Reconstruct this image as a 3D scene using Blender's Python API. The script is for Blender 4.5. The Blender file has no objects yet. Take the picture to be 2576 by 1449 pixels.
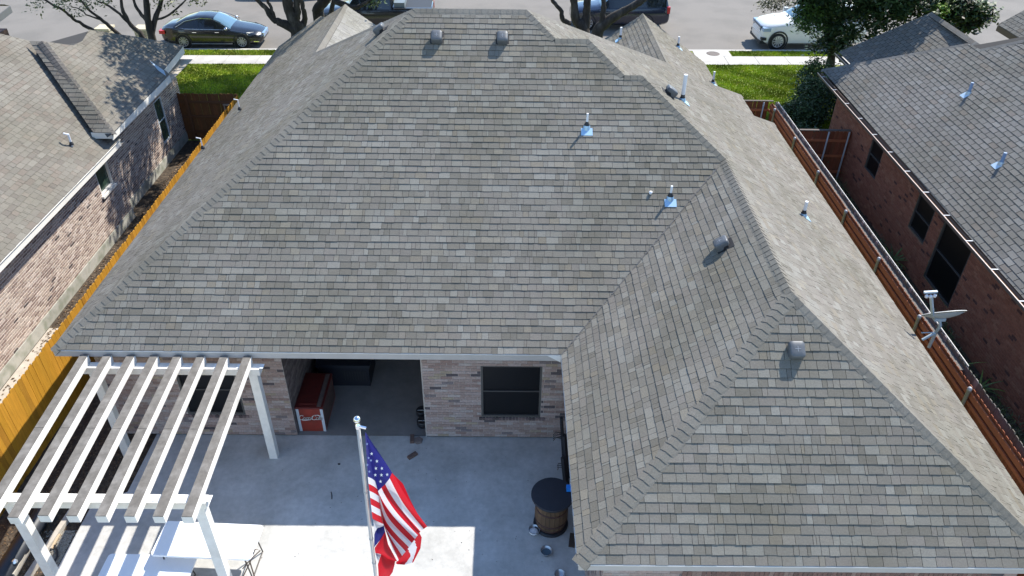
import bpy, math, random
from math import radians, sin, cos, pi, hypot, sqrt, atan2
from mathutils import Vector as V, Matrix

random.seed(11)
S = bpy.context.scene
C = S.collection

# ---------------------------------------------------------------- camera
HC = 12.7
cd = bpy.data.cameras.new('camera'); cam = bpy.data.objects.new('camera', cd); C.objects.link(cam)
S.camera = cam
PITCH, YAW, ROLL, FPX = radians(35.82), radians(.41), radians(.804), 1928.7
fw = V((sin(YAW)*cos(PITCH), cos(YAW)*cos(PITCH), -sin(PITCH)))
r0 = V((cos(YAW), -sin(YAW), 0)); u0 = r0.cross(fw)
cr = r0*cos(ROLL)+u0*sin(ROLL); cu = -r0*sin(ROLL)+u0*cos(ROLL)
M = Matrix((cr, cu, -fw)).transposed().to_4x4(); M.translation = V((0, 0, HC))
cam.matrix_world = M
cd.sensor_width = 36; cd.lens = 36*FPX/2576; cd.clip_start = .1; cd.clip_end = 600
S.render.resolution_x = 1024; S.render.resolution_y = 576

# ---------------------------------------------------------------- light
SUN = V((1.67, 1.93, 2.85)).normalized()
w = bpy.data.worlds.new('World'); S.world = w; w.use_nodes = True
nt = w.node_tree; sk = nt.nodes.new('ShaderNodeTexSky'); sk.sky_type = 'NISHITA'; sk.sun_disc = False
sk.sun_elevation = math.asin(SUN.z); sk.sun_rotation = atan2(SUN.x, SUN.y)
sk.air_density = 1.0; sk.dust_density = 0; sk.ozone_density = 3
nt.links.new(sk.outputs[0], nt.nodes['Background'].inputs[0]); nt.nodes['Background'].inputs[1].default_value = .15
sd = bpy.data.lights.new('sun', 'SUN'); sd.energy = 4.1; sd.angle = radians(.53); sd.color = (1, .95, .865)
so = bpy.data.objects.new('sun', sd); C.objects.link(so)
so.rotation_euler = SUN.to_track_quat('Z', 'Y').to_euler(); so.location = (20, 30, 40)
S.view_settings.view_transform = 'Standard'; S.view_settings.look = 'None'
S.view_settings.exposure = 1.02; S.view_settings.gamma = 1; S.view_settings.use_curve_mapping = False

# ---------------------------------------------------------------- helpers
def tag(o, label=None, cat=None, group=None, kind=None):
    if label: o['label'] = label
    if cat: o['category'] = cat
    if group: o['group'] = group
    if kind: o['kind'] = kind
    return o
def empty(name, loc, label=None, cat=None, group=None, rz=0):
    o = bpy.data.objects.new(name, None); o.location = loc; o.rotation_euler = (0, 0, rz); C.objects.link(o)
    o.empty_display_size = .2
    return tag(o, label, cat, group)
def ray(x, y): return fw+cr*((x-1288)/FPX)-cu*((y-724.5)/FPX)
def atY(x, y, Y): v = ray(x, y); return V((0, 0, HC))+v*(Y/v.y)
def atZ(x, y, z): v = ray(x, y); return V((0, 0, HC))+v*((z-HC)/v.z)
def px(p):
    d = p-V((0, 0, HC)); k = d.dot(fw)
    if k < .2: return (-9e3, -9e3)
    return (1288+FPX*d.dot(cr)/k, 724.5-FPX*d.dot(cu)/k)
def areapx(ps):
    q = [px(p) for p in ps]; cx = sum(a[0] for a in q)/len(q); cy = sum(a[1] for a in q)/len(q)
    if not (0 < cx < 2576 and 0 < cy < 1449): return 0
    return abs(sum(q[i][0]*q[(i+1) % len(q)][1]-q[(i+1) % len(q)][0]*q[i][1] for i in range(len(q))))/2

class MB:
    def __init__(s): s.v = []; s.f = []; s.c = []; s.m = []; s.has = False
    def add(s, vs, fs, col=None, mi=0):
        n = len(s.v); s.v += [tuple(a) for a in vs]; s.f += [tuple(i+n for i in f) for f in fs]
        if col: s.has = True
        s.c += col if isinstance(col, list) else [col or (1, 1, 1)]*len(fs); s.m += [mi]*len(fs); return s
    def box(s, lo, hi, col=None, mi=0):
        x0, y0, z0 = lo; x1, y1, z1 = hi
        return s.add([(x0,y0,z0),(x1,y0,z0),(x1,y1,z0),(x0,y1,z0),(x0,y0,z1),(x1,y0,z1),(x1,y1,z1),(x0,y1,z1)],
                     [(0,3,2,1),(4,5,6,7),(0,1,5,4),(1,2,6,5),(2,3,7,6),(3,0,4,7)], col, mi)
    def bar(s, a, b, wd, ht, up=(0,0,1), col=None, mi=0):   # a box beam from a to b
        a, b = V(a), V(b); d = (b-a).normalized(); sd_ = d.cross(V(up))
        if sd_.length < 1e-4: sd_ = d.cross(V((1,0,0)))
        sd_.normalize(); u = sd_.cross(d)
        vs = [p+sd_*(i*wd/2)+u*(j*ht/2) for p in (a, b) for i, j in ((-1,-1),(1,-1),(1,1),(-1,1))]
        return s.add(vs, [(3,2,1,0),(4,5,6,7),(0,1,5,4),(1,2,6,5),(2,3,7,6),(3,0,4,7)], col, mi)
    def tube(s, pts, rs, n=8, col=None, cap=True, mi=0):
        pts = [V(p) for p in pts]; rs = rs if isinstance(rs, (list, tuple)) else [rs]*len(pts)
        vs = []; pr = None
        for i, p in enumerate(pts):
            d = (pts[min(i+1, len(pts)-1)]-pts[max(i-1, 0)]).normalized()
            if pr is None: pr = d.orthogonal().normalized()
            pr = (pr-d*pr.dot(d)).normalized(); q = d.cross(pr)
            for k in range(n):
                a = 2*pi*k/n; vs.append(p+(pr*cos(a)+q*sin(a))*rs[i])
        fs = [(i*n+k, i*n+(k+1) % n, (i+1)*n+(k+1) % n, (i+1)*n+k) for i in range(len(pts)-1) for k in range(n)]
        if cap: fs += [tuple(range(n-1, -1, -1)), tuple(range((len(pts)-1)*n, len(pts)*n))]
        return s.add(vs, fs, col, mi)
    def lathe(s, c, prof, n=20, axis='z', col=None, mi=0):  # prof: list of (r, h)
        c = V(c); vs = []
        for r, h in prof:
            for k in range(n):
                a = 2*pi*k/n; p = (r*cos(a), r*sin(a), h)
                if axis == 'y': p = (r*cos(a), h, r*sin(a))
                if axis == 'x': p = (h, r*cos(a), r*sin(a))
                vs.append(c+V(p))
        fs = [(i*n+k, i*n+(k+1) % n, (i+1)*n+(k+1) % n, (i+1)*n+k) for i in range(len(prof)-1) for k in range(n)]
        return s.add(vs, fs, col, mi)
    def build(s, name, mat, parent=None, kind=None, smooth=False, label=None, loc=None):
        me = bpy.data.meshes.new(name); me.from_pydata(s.v, [], s.f)
        for m_ in (mat if isinstance(mat, (list, tuple)) else [mat]): me.materials.append(m_)
        if any(s.m): me.polygons.foreach_set('material_index', s.m)
        if s.has:
            at = me.color_attributes.new('Col', 'FLOAT_COLOR', 'CORNER'); buf = []
            for f, c in zip(s.f, s.c): buf += [c[0], c[1], c[2], 1.0]*len(f)
            at.data.foreach_set('color', buf)
        if smooth: me.polygons.foreach_set('use_smooth', [True]*len(s.f))
        me.update()
        o = bpy.data.objects.new(name, me); C.objects.link(o)
        if parent:
            o.parent = parent
            if loc is None: o.location = tuple(-x for x in parent_loc(parent)) if parent.rotation_euler.z == 0 else (0,0,0)
        if loc is not None: o.location = loc
        return tag(o, label, kind=kind)
WL = {}
def parent_loc(p):
    x, y, z = p.location
    q = p.parent
    while q: x += q.location[0]; y += q.location[1]; z += q.location[2]; q = q.parent
    return x, y, z

MATS = {}
def mat(name, col, rough=.8, var=.0, scale=8., attr=False, bump=0., bscale=60., metal=0., spec=.5, col2=None, c2scale=3., c2lo=.45, c2hi=.65, trans=0., coat=0., stretch=None):
    if name in MATS: return MATS[name]
    m = bpy.data.materials.new(name); m.use_nodes = True; n = m.node_tree; L = n.links.new
    b = n.nodes['Principled BSDF']; b.inputs['Roughness'].default_value = rough; b.inputs['Metallic'].default_value = metal
    b.inputs['Specular IOR Level'].default_value = spec; b.inputs['Transmission Weight'].default_value = trans
    b.inputs['Coat Weight'].default_value = coat; b.inputs['Coat Roughness'].default_value = .05
    tc = n.nodes.new('ShaderNodeNewGeometry'); src = tc.outputs['Position']
    if stretch:
        mp = n.nodes.new('ShaderNodeMapping'); mp.inputs['Scale'].default_value = stretch; L(src, mp.inputs[0]); src = mp.outputs[0]
    rgb = n.nodes.new('ShaderNodeRGB'); rgb.outputs[0].default_value = (*col, 1); cur = rgb.outputs[0]
    def mixc(kind, a, bb, fac):
        x = n.nodes.new('ShaderNodeMix'); x.data_type = 'RGBA'; x.blend_type = kind
        if isinstance(fac, float): x.inputs[0].default_value = fac
        else: L(fac, x.inputs[0])
        L(a, x.inputs[6]); L(bb, x.inputs[7]); return x.outputs[2]
    if col2:
        t = n.nodes.new('ShaderNodeTexNoise'); t.inputs['Scale'].default_value = c2scale; t.inputs['Detail'].default_value = 6; L(src, t.inputs[0])
        mr = n.nodes.new('ShaderNodeMapRange'); mr.inputs[1].default_value = c2lo; mr.inputs[2].default_value = c2hi; L(t.outputs[0], mr.inputs[0])
        r2 = n.nodes.new('ShaderNodeRGB'); r2.outputs[0].default_value = (*col2, 1); cur = mixc('MIX', cur, r2.outputs[0], mr.outputs[0])
    if attr:
        a = n.nodes.new('ShaderNodeAttribute'); a.attribute_name = 'Col'; cur = mixc('MULTIPLY', cur, a.outputs[0], 1.0)
    if var:
        t = n.nodes.new('ShaderNodeTexNoise'); t.inputs['Scale'].default_value = scale; t.inputs['Detail'].default_value = 5; t.inputs['Roughness'].default_value = .7; L(src, t.inputs[0])
        mr = n.nodes.new('ShaderNodeMapRange'); mr.inputs[1].default_value = .25; mr.inputs[2].default_value = .75
        mr.inputs[3].default_value = 1-var; mr.inputs[4].default_value = 1+var; L(t.outputs[0], mr.inputs[0])
        x = n.nodes.new('ShaderNodeVectorMath'); x.operation = 'SCALE'; L(cur, x.inputs[0]); L(mr.outputs[0], x.inputs['Scale']); cur = x.outputs[0]
    L(cur, b.inputs['Base Color'])
    if bump:
        t = n.nodes.new('ShaderNodeTexNoise'); t.inputs['Scale'].default_value = bscale; t.inputs['Detail'].default_value = 4; L(src, t.inputs[0])
        bp = n.nodes.new('ShaderNodeBump'); bp.inputs['Strength'].default_value = bump; bp.inputs['Distance'].default_value = .01
        L(t.outputs[0], bp.inputs['Height']); L(bp.outputs[0], b.inputs['Normal'])
    MATS[name] = m; return m

m_shing = mat('asphalt_shingle', (1, 1, 1), .95, .22, 45, attr=True, bump=.5, bscale=140, spec=.2, col2=(.84, .84, .80), c2scale=.45, c2lo=.40, c2hi=.62)
m_deck = mat('roof_deck', (.06, .055, .05), .95)
m_white = mat('white_trim', (.72, .70, .66), .6, .06, 3, spec=.3)
m_fascia = mat('beige_fascia', (.44, .41, .38), .7, .08, 2.5, spec=.3)
m_lfascia = mat('cream_fascia', (.74, .72, .66), .6, .06, 2, spec=.3)
m_soffit = mat('soffit', (.42, .37, .30), .8, .1, 2)
m_brick = mat('fired_brick', (1, 1, 1), .9, .28, 22, attr=True, bump=.6, bscale=60, spec=.2)
m_mortar = mat('mortar', (.42, .38, .34), .95, .15, 14)
m_mortarL = mat('pink_mortar', (.80, .69, .61), .95, .12, 14)
m_mortarR = mat('brown_mortar', (.24, .15, .12), .95, .15, 14)
m_conc = mat('patio_concrete', (.50, .495, .475), .85, .16, 7, col2=(.365, .36, .34), c2scale=1.1, c2lo=.35, c2hi=.7, bump=.3, bscale=30)
m_walk = mat('sidewalk_concrete', (.46, .44, .40), .9, .1, 3, col2=(.38, .36, .33), c2scale=1.2)
m_road = mat('worn_asphalt', (.185, .168, .147), .95, .16, 26, col2=(.155, .142, .124), c2scale=.5, bump=.4, bscale=50)
m_soil = mat('dark_mulch', (.045, .032, .022), 1, .5, 22, bump=.9, bscale=30, col2=(.10, .075, .05), c2scale=9)
m_lawn = mat('lawn_soil', (.13, .19, .025), 1, .35, 5, col2=(.22, .22, .05), c2scale=1.4)
m_blade = mat('grass_blade', (1, 1, 1), .8, .2, 2, attr=True, spec=.2)
m_cedar = mat('golden_cedar', (.42, .205, .022), .75, .22, 1.2, attr=True, bump=.3, bscale=30, spec=.2, stretch=(18, 18, 1.5))
m_red = mat('red_cedar', (.22, .068, .034), .8, .3, 1.5, attr=True, bump=.3, bscale=30, spec=.2, stretch=(14, 14, 1.6), col2=(.17, .075, .04), c2scale=.6, c2lo=.5, c2hi=.7)
m_grey_w = mat('weathered_wood', (.22, .19, .165), .9, .35, 2, attr=True, bump=.4, bscale=30, stretch=(14, 14, 2))
m_brownf = mat('brown_gate_wood', (.17, .07, .024), .85, .3, 1.5, attr=True, stretch=(14, 14, 1.6))
m_galv = mat('galvanised_steel', (.40, .41, .42), .5, .12, 20, metal=.15)
m_vent = mat('grey_plastic_vent', (.10, .107, .115), .45, .08, 12, spec=.5)
m_ventd = mat('vent_opening', (.02, .02, .022), .8)
m_pvc = mat('white_pvc', (.75, .76, .78), .4)
m_rub = mat('rubber_boot', (.018, .02, .024), .6)
m_flash = mat('blue_flashing', (.38, .56, .72), .4, .08, 10, metal=.35)
m_glass = mat('dark_window_screen', (.006, .006, .007), .35, spec=.4)
m_gglass = mat('green_window_glass', (.05, .085, .06), .08, .3, 2, spec=.8)
m_bronze = mat('bronze_frame', (.085, .08, .075), .5)
m_black = mat('black_plastic', (.012, .013, .017), .45)
m_paintw = mat('pergola_paint', (.72, .70, .655), .65, .10, 6, spec=.3, col2=(.60, .57, .52), c2scale=2.2, c2lo=.52, c2hi=.75, bump=.2, bscale=20)
m_weath = mat('weathered_top_board', (.135, .122, .105), .95, .28, 9, col2=(.185, .17, .15), c2scale=4, bump=.4, bscale=30)
m_bark = mat('oak_bark', (.042, .034, .028), .95, .45, 9, bump=1., bscale=18, col2=(.10, .085, .07), c2scale=5, c2lo=.5, c2hi=.75, stretch=(1, 1, .35))
m_leaf = mat('leaf', (1, 1, 1), .55, .25, 3, attr=True, spec=.4)
m_chrome = mat('chrome', (.75, .76, .78), .12, metal=1); m_rim = mat('alloy_rim', (.42, .42, .43), .4, metal=.3)
m_tyre = mat('tyre_rubber', (.015, .015, .016), .8)
m_carglass = mat('car_glass', (.012, .016, .02), .05, spec=.9)
m_wood = mat('barrel_wood', (.115, .068, .036), .75, .4, 2, attr=True, stretch=(18, 18, 1.5))
m_litter = mat('gutter_leaves', (.16, .085, .04), 1, .6, 30, bump=1., bscale=40)

class Pieces:
    """many alike pieces of one thing: the largest in view are parts, the rest one joined part"""
    def __init__(s, name, stuff, m, parent, limit=290): s.n, s.sn, s.m, s.p, s.lim, s.L = name, stuff, m, parent, limit, []
    def add(s, vs, fs, col, top=None): s.L.append((areapx([vs[i] for i in (top or fs[0])]), vs, fs, col))
    def finish(s):
        s.L.sort(key=lambda t: -t[0]); rest = MB()
        for k, (a, vs, fs, col) in enumerate(s.L):
            if k < s.lim and a > 8: MB().add(vs, fs, col).build(s.n, s.m, s.p)
            else: rest.add(vs, fs, col)
        if rest.v: rest.build(s.sn, s.m, s.p, kind='stuff')

def clip(poly, a, b, c):      # keep a*u+b*v<=c
    out = []; n = len(poly)
    for i in range(n):
        p, q = poly[i], poly[(i+1) % n]; dp = a*p[0]+b*p[1]-c; dq = a*q[0]+b*q[1]-c
        if dp <= 0: out.append(p)
        if (dp < 0) != (dq < 0) and abs(dp-dq) > 1e-9:
            t = dp/(dp-dq); out.append((p[0]+(q[0]-p[0])*t, p[1]+(q[1]-p[1])*t))
    return out

PAL_MAIN = [((.262,.25,.232),6),((.232,.222,.205),6),((.285,.28,.262),3.5),((.312,.312,.298),2.4),((.262,.238,.20),1.3),((.198,.188,.168),3.5),((.248,.232,.218),4),((.298,.28,.245),1.2)]
PAL_CAP = [((.25,.242,.228),5),((.235,.225,.21),3),((.262,.255,.24),2)]
PAL_LEFT = [((.235,.222,.20),5),((.215,.203,.185),4),((.255,.245,.222),3),((.215,.185,.165),1.6),((.19,.172,.158),1.2),((.262,.236,.21),1.5)]
PAL_RIGHT = [((.235,.228,.22),5),((.222,.215,.208),4),((.25,.245,.238),3),((.232,.212,.196),1.2),((.262,.26,.255),1)]
WARM = [PAL_MAIN, PAL_CAP, PAL_LEFT]
def pick(pal):
    c = random.choices([p[0] for p in pal], [p[1] for p in pal])[0]; k = random.uniform(.93, 1.07)
    if any(pal is w_ for w_ in WARM): k *= .69; c = tuple(.30*q_+.70*x_ for q_, x_ in zip((.255, .245, .226), c)); c = (c[0]*1.10, c[1]*1.06, c[2]*.985)
    if pal is PAL_RIGHT: k *= .70; c = (c[0]*1.02, c[1], c[2]*.96)
    return tuple(x*k for x in c)

BUTT = (.022, .021, .020)      # cut asphalt edge
def plane_frame(pts, up):
    """local frame of a roof face: u along the eave, v up the slope, n outward"""
    n = V((0, 0, 0)); P = [V(p) for p in pts]
    for i in range(len(P)): n += P[i].cross(P[(i+1) % len(P)])
    n.normalize()
    if n.z < 0: n = -n
    h = V((up[0], up[1], 0)).normalized(); u = h.cross(V((0, 0, 1))); u.normalize()
    vv = n.cross(u); 
    if vv.z < 0: vv = -vv
    return P, n, u, vv
def roof_face(pieces, deck, pts, up, pal, wr=(.075, .27), t=(.008, .0125), e=.147, reg=None, gap=.006, zref=None, span=1.0, soft=1.0):
    P, n, u, v = plane_frame(pts, up)
    O = P[0]; P2 = [((p-O).dot(u), (p-O).dot(v)) for p in P]
    deck.add([O+u*a+v*b-n*.010 for a, b in P2], [tuple(range(len(P)))])
    vmin = min(p[1] for p in P2); vmax = max(p[1] for p in P2)
    k = 0; v0 = vmin
    while v0 < vmax-.02:
        row = clip(clip(P2, 0, -1, -v0), 0, 1, v0+e)
        if len(row) >= 3:
            a = min(p[0] for p in row); b = max(p[0] for p in row)
            x = a-random.uniform(0, .3); tr = random.uniform(*t); wob = random.uniform(-.0025, .0025); shade = 1.0
            kx = 0; prev = None
            if reg: x = a-((a) % reg)-(reg/2 if k % 2 else 0)
            while x < b:
                w_ = reg if reg else random.uniform(*wr)
                if not reg and random.random() < .05: w_ = .05
                cell = clip(clip(row, -1, 0, -(x+gap/2)), 1, 0, x+w_-gap/2)
                # merge doubled points
                cc = []
                for q in cell:
                    if not cc or hypot(q[0]-cc[-1][0], q[1]-cc[-1][1]) > .002: cc.append(q)
                if len(cc) > 2 and hypot(cc[0][0]-cc[-1][0], cc[0][1]-cc[-1][1]) <= .002: cc.pop()
                if len(cc) >= 3:
                    th = tr+random.choice((0, 0, .003))+random.uniform(-.0008, .0008)
                    low = random.choice((0, 0, 0, -.006)) if not reg else random.uniform(-.002, .001)
                    vs = []; m_ = len(cc)
                    for (uu, vq) in cc:
                        f = (vq-v0)/e; dv = wob+low if f < .05 else .004
                        vs.append(O+u*uu+v*(vq+dv)+n*(th*(1-f)+.0012*f))
                    for (uu, vq) in cc:
                        f = (vq-v0)/e; dv = wob+low if f < .05 else .004
                        vs.append(O+u*uu+v*(vq+dv)-n*.005)
                    fs = [tuple(range(m_))]+[(i, m_+i, m_+(i+1) % m_, (i+1) % m_) for i in range(m_)]
                    if (vs[1]-vs[0]).cross(vs[2]-vs[1]).dot(n) < 0: fs = [tuple(reversed(f)) for f in fs]
                    if prev is None or random.random() < .85 or reg: prev = pick(pal)
                    pieces.add(vs, fs, [prev]+[BUTT]*m_, range(m_))
                x += w_
        v0 += e; k += 1

def caps(pieces, a, b, nL, nR, pal, wd=.15, e=.142, lift=.016):
    """hip and ridge cap shingles from the low end a to the high end b"""
    a, b = V(a), V(b); l = (b-a); Ln = l.length; l.normalize(); nL, nR = V(nL).normalized(), V(nR).normalized()
    dL = nL.cross(l); dR = nR.cross(l)
    if dL.dot(nR) > 0: dL = -dL
    if dR.dot(nL) > 0: dR = -dR
    nm = (nL+nR).normalized(); s = 0
    while s < Ln-.03:
        jit = random.uniform(-.006, .006); vs = []
        for top, (q, h) in enumerate(((s+jit, .0115), (min(s+e+.02, Ln+.01), .003))):
            base = a+l*q
            for d_, wdd, nn, hh in ((dL, wd, nL, 0), (dL, wd*.62, nL, .004), (dL, wd*.25, (nL+nm).normalized(), lift*.6), (dR, 0, nm, lift), (dR, wd*.25, (nR+nm).normalized(), lift*.6), (dR, wd*.62, nR, .004), (dR, wd, nR, 0)):
                vs.append(base+d_*wdd+nn*((.005 if wdd > wd*.9 else h)+hh))
        for i in range(7): vs.append(vs[i]-nm*.012)
        for i in (0, 6): vs.append(vs[7+i]-nm*.014)
        fs = [(i, i+1, 8+i, 7+i) for i in range(6)]+[(14+i, 14+i+1, i+1, i) for i in range(6)]+[(0, 7, 21, 14), (6, 20, 22, 13)]
        pieces.add(vs, fs, [pick(pal)]*6+[BUTT]*8, (0, 6, 13, 7)); s += e

PB_MAIN = [((.345,.265,.235),6),((.375,.30,.275),5),((.31,.23,.20),4),((.27,.19,.165),1.6),((.345,.28,.21),1),((.39,.335,.31),2.5),((.10,.085,.09),.9),((.19,.16,.16),1)]
PB_LEFT = [((.36,.29,.24),5),((.42,.355,.30),4),((.29,.225,.19),4),((.22,.165,.14),2.5),((.09,.075,.07),.35),((.46,.39,.34),2)]
PB_RIGHT = [((.30,.125,.08),6),((.32,.14,.09),5),((.27,.115,.075),4),((.34,.16,.105),2),((.12,.06,.05),.9)]
def brick_wall(pieces, mb, O, u, n, wd, ht, pal, holes=(), L=.2547, H=.0744, back=True, z0=0., g=.0095):
    """running-bond bricks standing proud of a mortar sheet; holes are (u0,z0,u1,z1)"""
    O, u, n = V(O), V(u), V(n); Z = V((0, 0, 1))
    # mortar sheet cut round the holes
    xs = sorted({0, wd, *[h[0] for h in holes], *[h[2] for h in holes]}); zs = sorted({z0, ht, *[h[1] for h in holes], *[h[3] for h in holes]})
    for i in range(len(xs)-1):
        for j in range(len(zs)-1):
            cx, cz = (xs[i]+xs[i+1])/2, (zs[j]+zs[j+1])/2
            if any(h[0] < cx < h[2] and h[1] < cz < h[3] for h in holes): continue
            q = [O+u*xs[i]+Z*zs[j], O+u*xs[i+1]+Z*zs[j], O+u*xs[i+1]+Z*zs[j+1], O+u*xs[i]+Z*zs[j+1]]
            if (q[1]-q[0]).cross(q[2]-q[1]).dot(n) < 0: q.reverse()
            mb.add(q, [(0, 1, 2, 3)])
    k = 0; z = z0+.004
    while z+H*.6 < ht:
        x = -(L/2 if k % 2 else 0)+random.uniform(-.015, .015)
        segs = []
        while x < wd:
            segs.append((max(x, 0), min(x+L, wd))); x += L
        for a, b in segs:
            for (ha, h0, hb, h1) in holes:
                if h0 < z+H*.5 < h1:
                    if a < ha < b: b = ha
                    elif a < hb < b: a = hb
                    elif ha <= a and b <= hb: a = b
            if b-a < .04: continue
            pr = random.uniform(.004, .009); x0, x1 = a+g/2, b-g/2; z0_, z1_ = z+g/2, min(z+H-g/2, ht-.002)
            c0 = [O+u*x0+Z*z0_, O+u*x1+Z*z0_, O+u*x1+Z*z1_, O+u*x0+Z*z1_]
            vs = [p+n*pr for p in c0]+[p-n*.003 for p in c0]
            fs = [(0, 1, 2, 3), (0, 4, 5, 1), (1, 5, 6, 2), (2, 6, 7, 3), (3, 7, 4, 0)]
            if (vs[1]-vs[0]).cross(vs[2]-vs[1]).dot(n) < 0: fs = [tuple(reversed(f)) for f in fs]
            pieces.add(vs, fs, pick(pal), (0, 1, 2, 3))
        z += H; k += 1

def window(parent, O, u, n, wd, ht, mframe, mpane, depth=.06, fr=.045, midrail=True, mid_m=None):
    """window in a wall: frame with sub-part pane; O = lower-left outer corner on the wall face"""
    O, u, n = V(O), V(u), V(n); Z = V((0, 0, 1)); f = MB()
    back = -n*depth
    def b(x0, z0, x1, z1, d0, d1, mb):
        c = [O+u*x+Z*z+n*d for d in (d0, d1) for x, z in ((x0, z0), (x1, z0), (x1, z1), (x0, z1))]
        mb.add(c, [(3,2,1,0),(4,5,6,7),(0,1,5,4),(1,2,6,5),(2,3,7,6),(3,0,4,7)])
    b(0, 0, fr, ht, -depth, -.004, f); b(wd-fr, 0, wd, ht, -depth, -.004, f)
    b(fr, 0, wd-fr, fr, -depth, -.006, f); b(fr, ht-fr, wd-fr, ht, -depth, -.006, f)
    if midrail: b(fr, ht*.5-.011, wd-fr, ht*.5+.011, -depth, -.012, f)
    fo = f.build('window', mframe, parent)
    p = MB(); b(fr, fr, wd-fr, ht-fr, -depth-.01, -depth+.018, p); po = p.build('pane', mpane, fo)
    return fo

# ================================================================ SETTING
def sheet(name, pts, z, m, thick=0, **k):
    mb = MB(); n = len(pts); vs = [(x, y, z) for x, y in pts]
    if thick:
        vs2 = [(x, y, z-thick) for x, y in pts]
        mb.add(vs+vs2, [tuple(range(n))]+[(i, n+i, n+(i+1) % n, (i+1) % n) for i in range(n)])
    else: mb.add(vs, [tuple(range(n))])
    return mb.build(name, m, **k)
SL = .028
def yk(x, y): return y+SL*(x+14)      # street lines run slightly askew to the house
def band(y0, y1, x0=-120, x1=120): return [(x0, yk(x0, y0)), (x1, yk(x1, y0)), (x1, yk(x1, y1)), (x0, yk(x0, y1))]
tag(sheet('ground', [(-300, -60), (300, -60), (300, 400), (-300, 400)], -.16, mat('far_ground', (.08, .1, .035), 1, .3, .5)), kind='structure')
tag(sheet('road', band(37.5, 52.0), -.12, m_road), kind='structure')
tag(sheet('lawn', band(-30, 37.3), -.004, m_lawn), kind='structure')
tag(sheet('far_verge', band(52.15, 90), -.004, m_lawn), kind='structure')
kb = MB()
for a, b_ in ((37.3, 37.5), (52.0, 52.15)):
    q = band(a, b_); kb.add([(x, y, .012) for x, y in q]+[(x, y, -.16) for x, y in q], [(0,1,2,3),(0,4,5,1),(2,6,7,3)])
tag(kb.build('kerb', m_walk), kind='structure')
# sidewalk with separate slabs
sw = MB().add([(x, y, .0) for x, y in band(35.32, 36.5)], [(0,1,2,3)]).build('sidewalk', mat('joint_dirt', (.08, .07, .055), 1), kind='structure')
x = -30.0
while x < 30:
    k = MB(); q = [(x+.01, yk(x, 35.33)), (x+1.49, yk(x+1.5, 35.33)), (x+1.49, yk(x+1.5, 36.49)), (x+.01, yk(x, 36.49))]
    k.add([(a, b_, .016) for a, b_ in q]+[(a, b_, -.01) for a, b_ in q], [(0,1,2,3),(0,4,5,1),(1,5,6,2),(2,6,7,3),(3,7,4,0)])
    k.build('paving_slab', m_walk, sw); x += 1.5
# concrete apron with the manhole, right of the front gable
ap = sheet('driveway_apron', [(9.1, yk(9, 36.5)), (10.9, yk(11, 36.5)), (10.9, yk(11, 37.31)), (9.1, yk(9, 37.31))], .018, m_walk, .05); tag(ap, kind='structure')
mh = MB(); mh.lathe((10.05, 37.55, .02), [(0.0, .012), (.27, .012), (.29, .006), (.33, .004), (.33, 0)], 28)
mo = mh.build('manhole_cover', mat('rusty_iron', (.10, .075, .06), .7, .4, 20, bump=.8, bscale=50))
tag(mo, 'round rusty brown manhole cover set in the concrete apron beside the kerb', 'manhole cover')
# grass blades
def blades(name, rects, n, cols, h=(.03, .085), skip=None):
    mb = MB(); vs = []; fs = []; cc = []
    tot = sum(abs((r[2]-r[0])*(r[3]-r[1])) for r in rects)
    for r in rects:
        for _ in range(int(n*abs((r[2]-r[0])*(r[3]-r[1]))/tot)):
            x = random.uniform(r[0], r[2]); y = yk(x, random.uniform(r[1], r[3]))
            if skip and skip(x, y): continue
            a = random.uniform(0, pi); hh = random.uniform(*h); wd_ = random.uniform(.012, .03); l = random.uniform(-.03, .03)
            k = len(vs); vs += [(x-cos(a)*wd_, y-sin(a)*wd_, -.004), (x+cos(a)*wd_, y+sin(a)*wd_, -.004), (x+l, y+l, hh)]
            fs.append((k, k+1, k+2)); c = random.choice(cols); s = random.uniform(.8, 1.2)*(.8+.35*sin(x*1.9+sin(y*1.3)*2)*sin(y*2.3+x)); cc.append(tuple(q*s for q in c))
    mb.v = vs; mb.f = fs; mb.c = cc; mb.m = [0]*len(fs); mb.has = True
    return mb.build(name, m_blade, kind='stuff')
GC = [(.33,.45,.03),(.40,.50,.035),(.47,.52,.06),(.24,.37,.025),(.44,.48,.06)]
blades('grass', [(-15.5, 36.52, -7, 37.28), (-17.5, 29, -8.6, 35.3), (10.9, 36.52, 19, 37.28), (8, 25.5, 14.5, 35.3), (-25, 36.5, -15.5, 37.28)], 120000, GC,
       skip=lambda x, y: (9.0 < x < 10.95 and y > yk(x, 36.45)))
# side yards and patio
tag(sheet('side_yard_soil', [(-12.35, -5), (-7.6, -5), (-7.6, 27), (-12.35, 27)], .002, m_soil), kind='structure')
tag(sheet('side_path', [(9.6, -5), (12, -5), (12, 27), (9.6, 27)], .003, m_soil), kind='structure')
pat = sheet('patio', [(-8.33, -9), (9.6, -9), (9.6, 6.9), (1.6, 7.2), (1.6, 11.9), (-7.75, 11.9), (-7.75, 10.3), (-8.33, 9.9)], .02, m_conc, .1); tag(pat, kind='structure')
tag(sheet('porch_floor', [(-4.66, 11.91), (-1.78, 11.91), (-1.78, 17.4), (-4.66, 17.4)], .024, mat('porch_concrete', (.20, .19, .18), .9, .2, 2), .05), kind='structure')  # darker than the patio concrete: porch shade put into the colour

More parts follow.
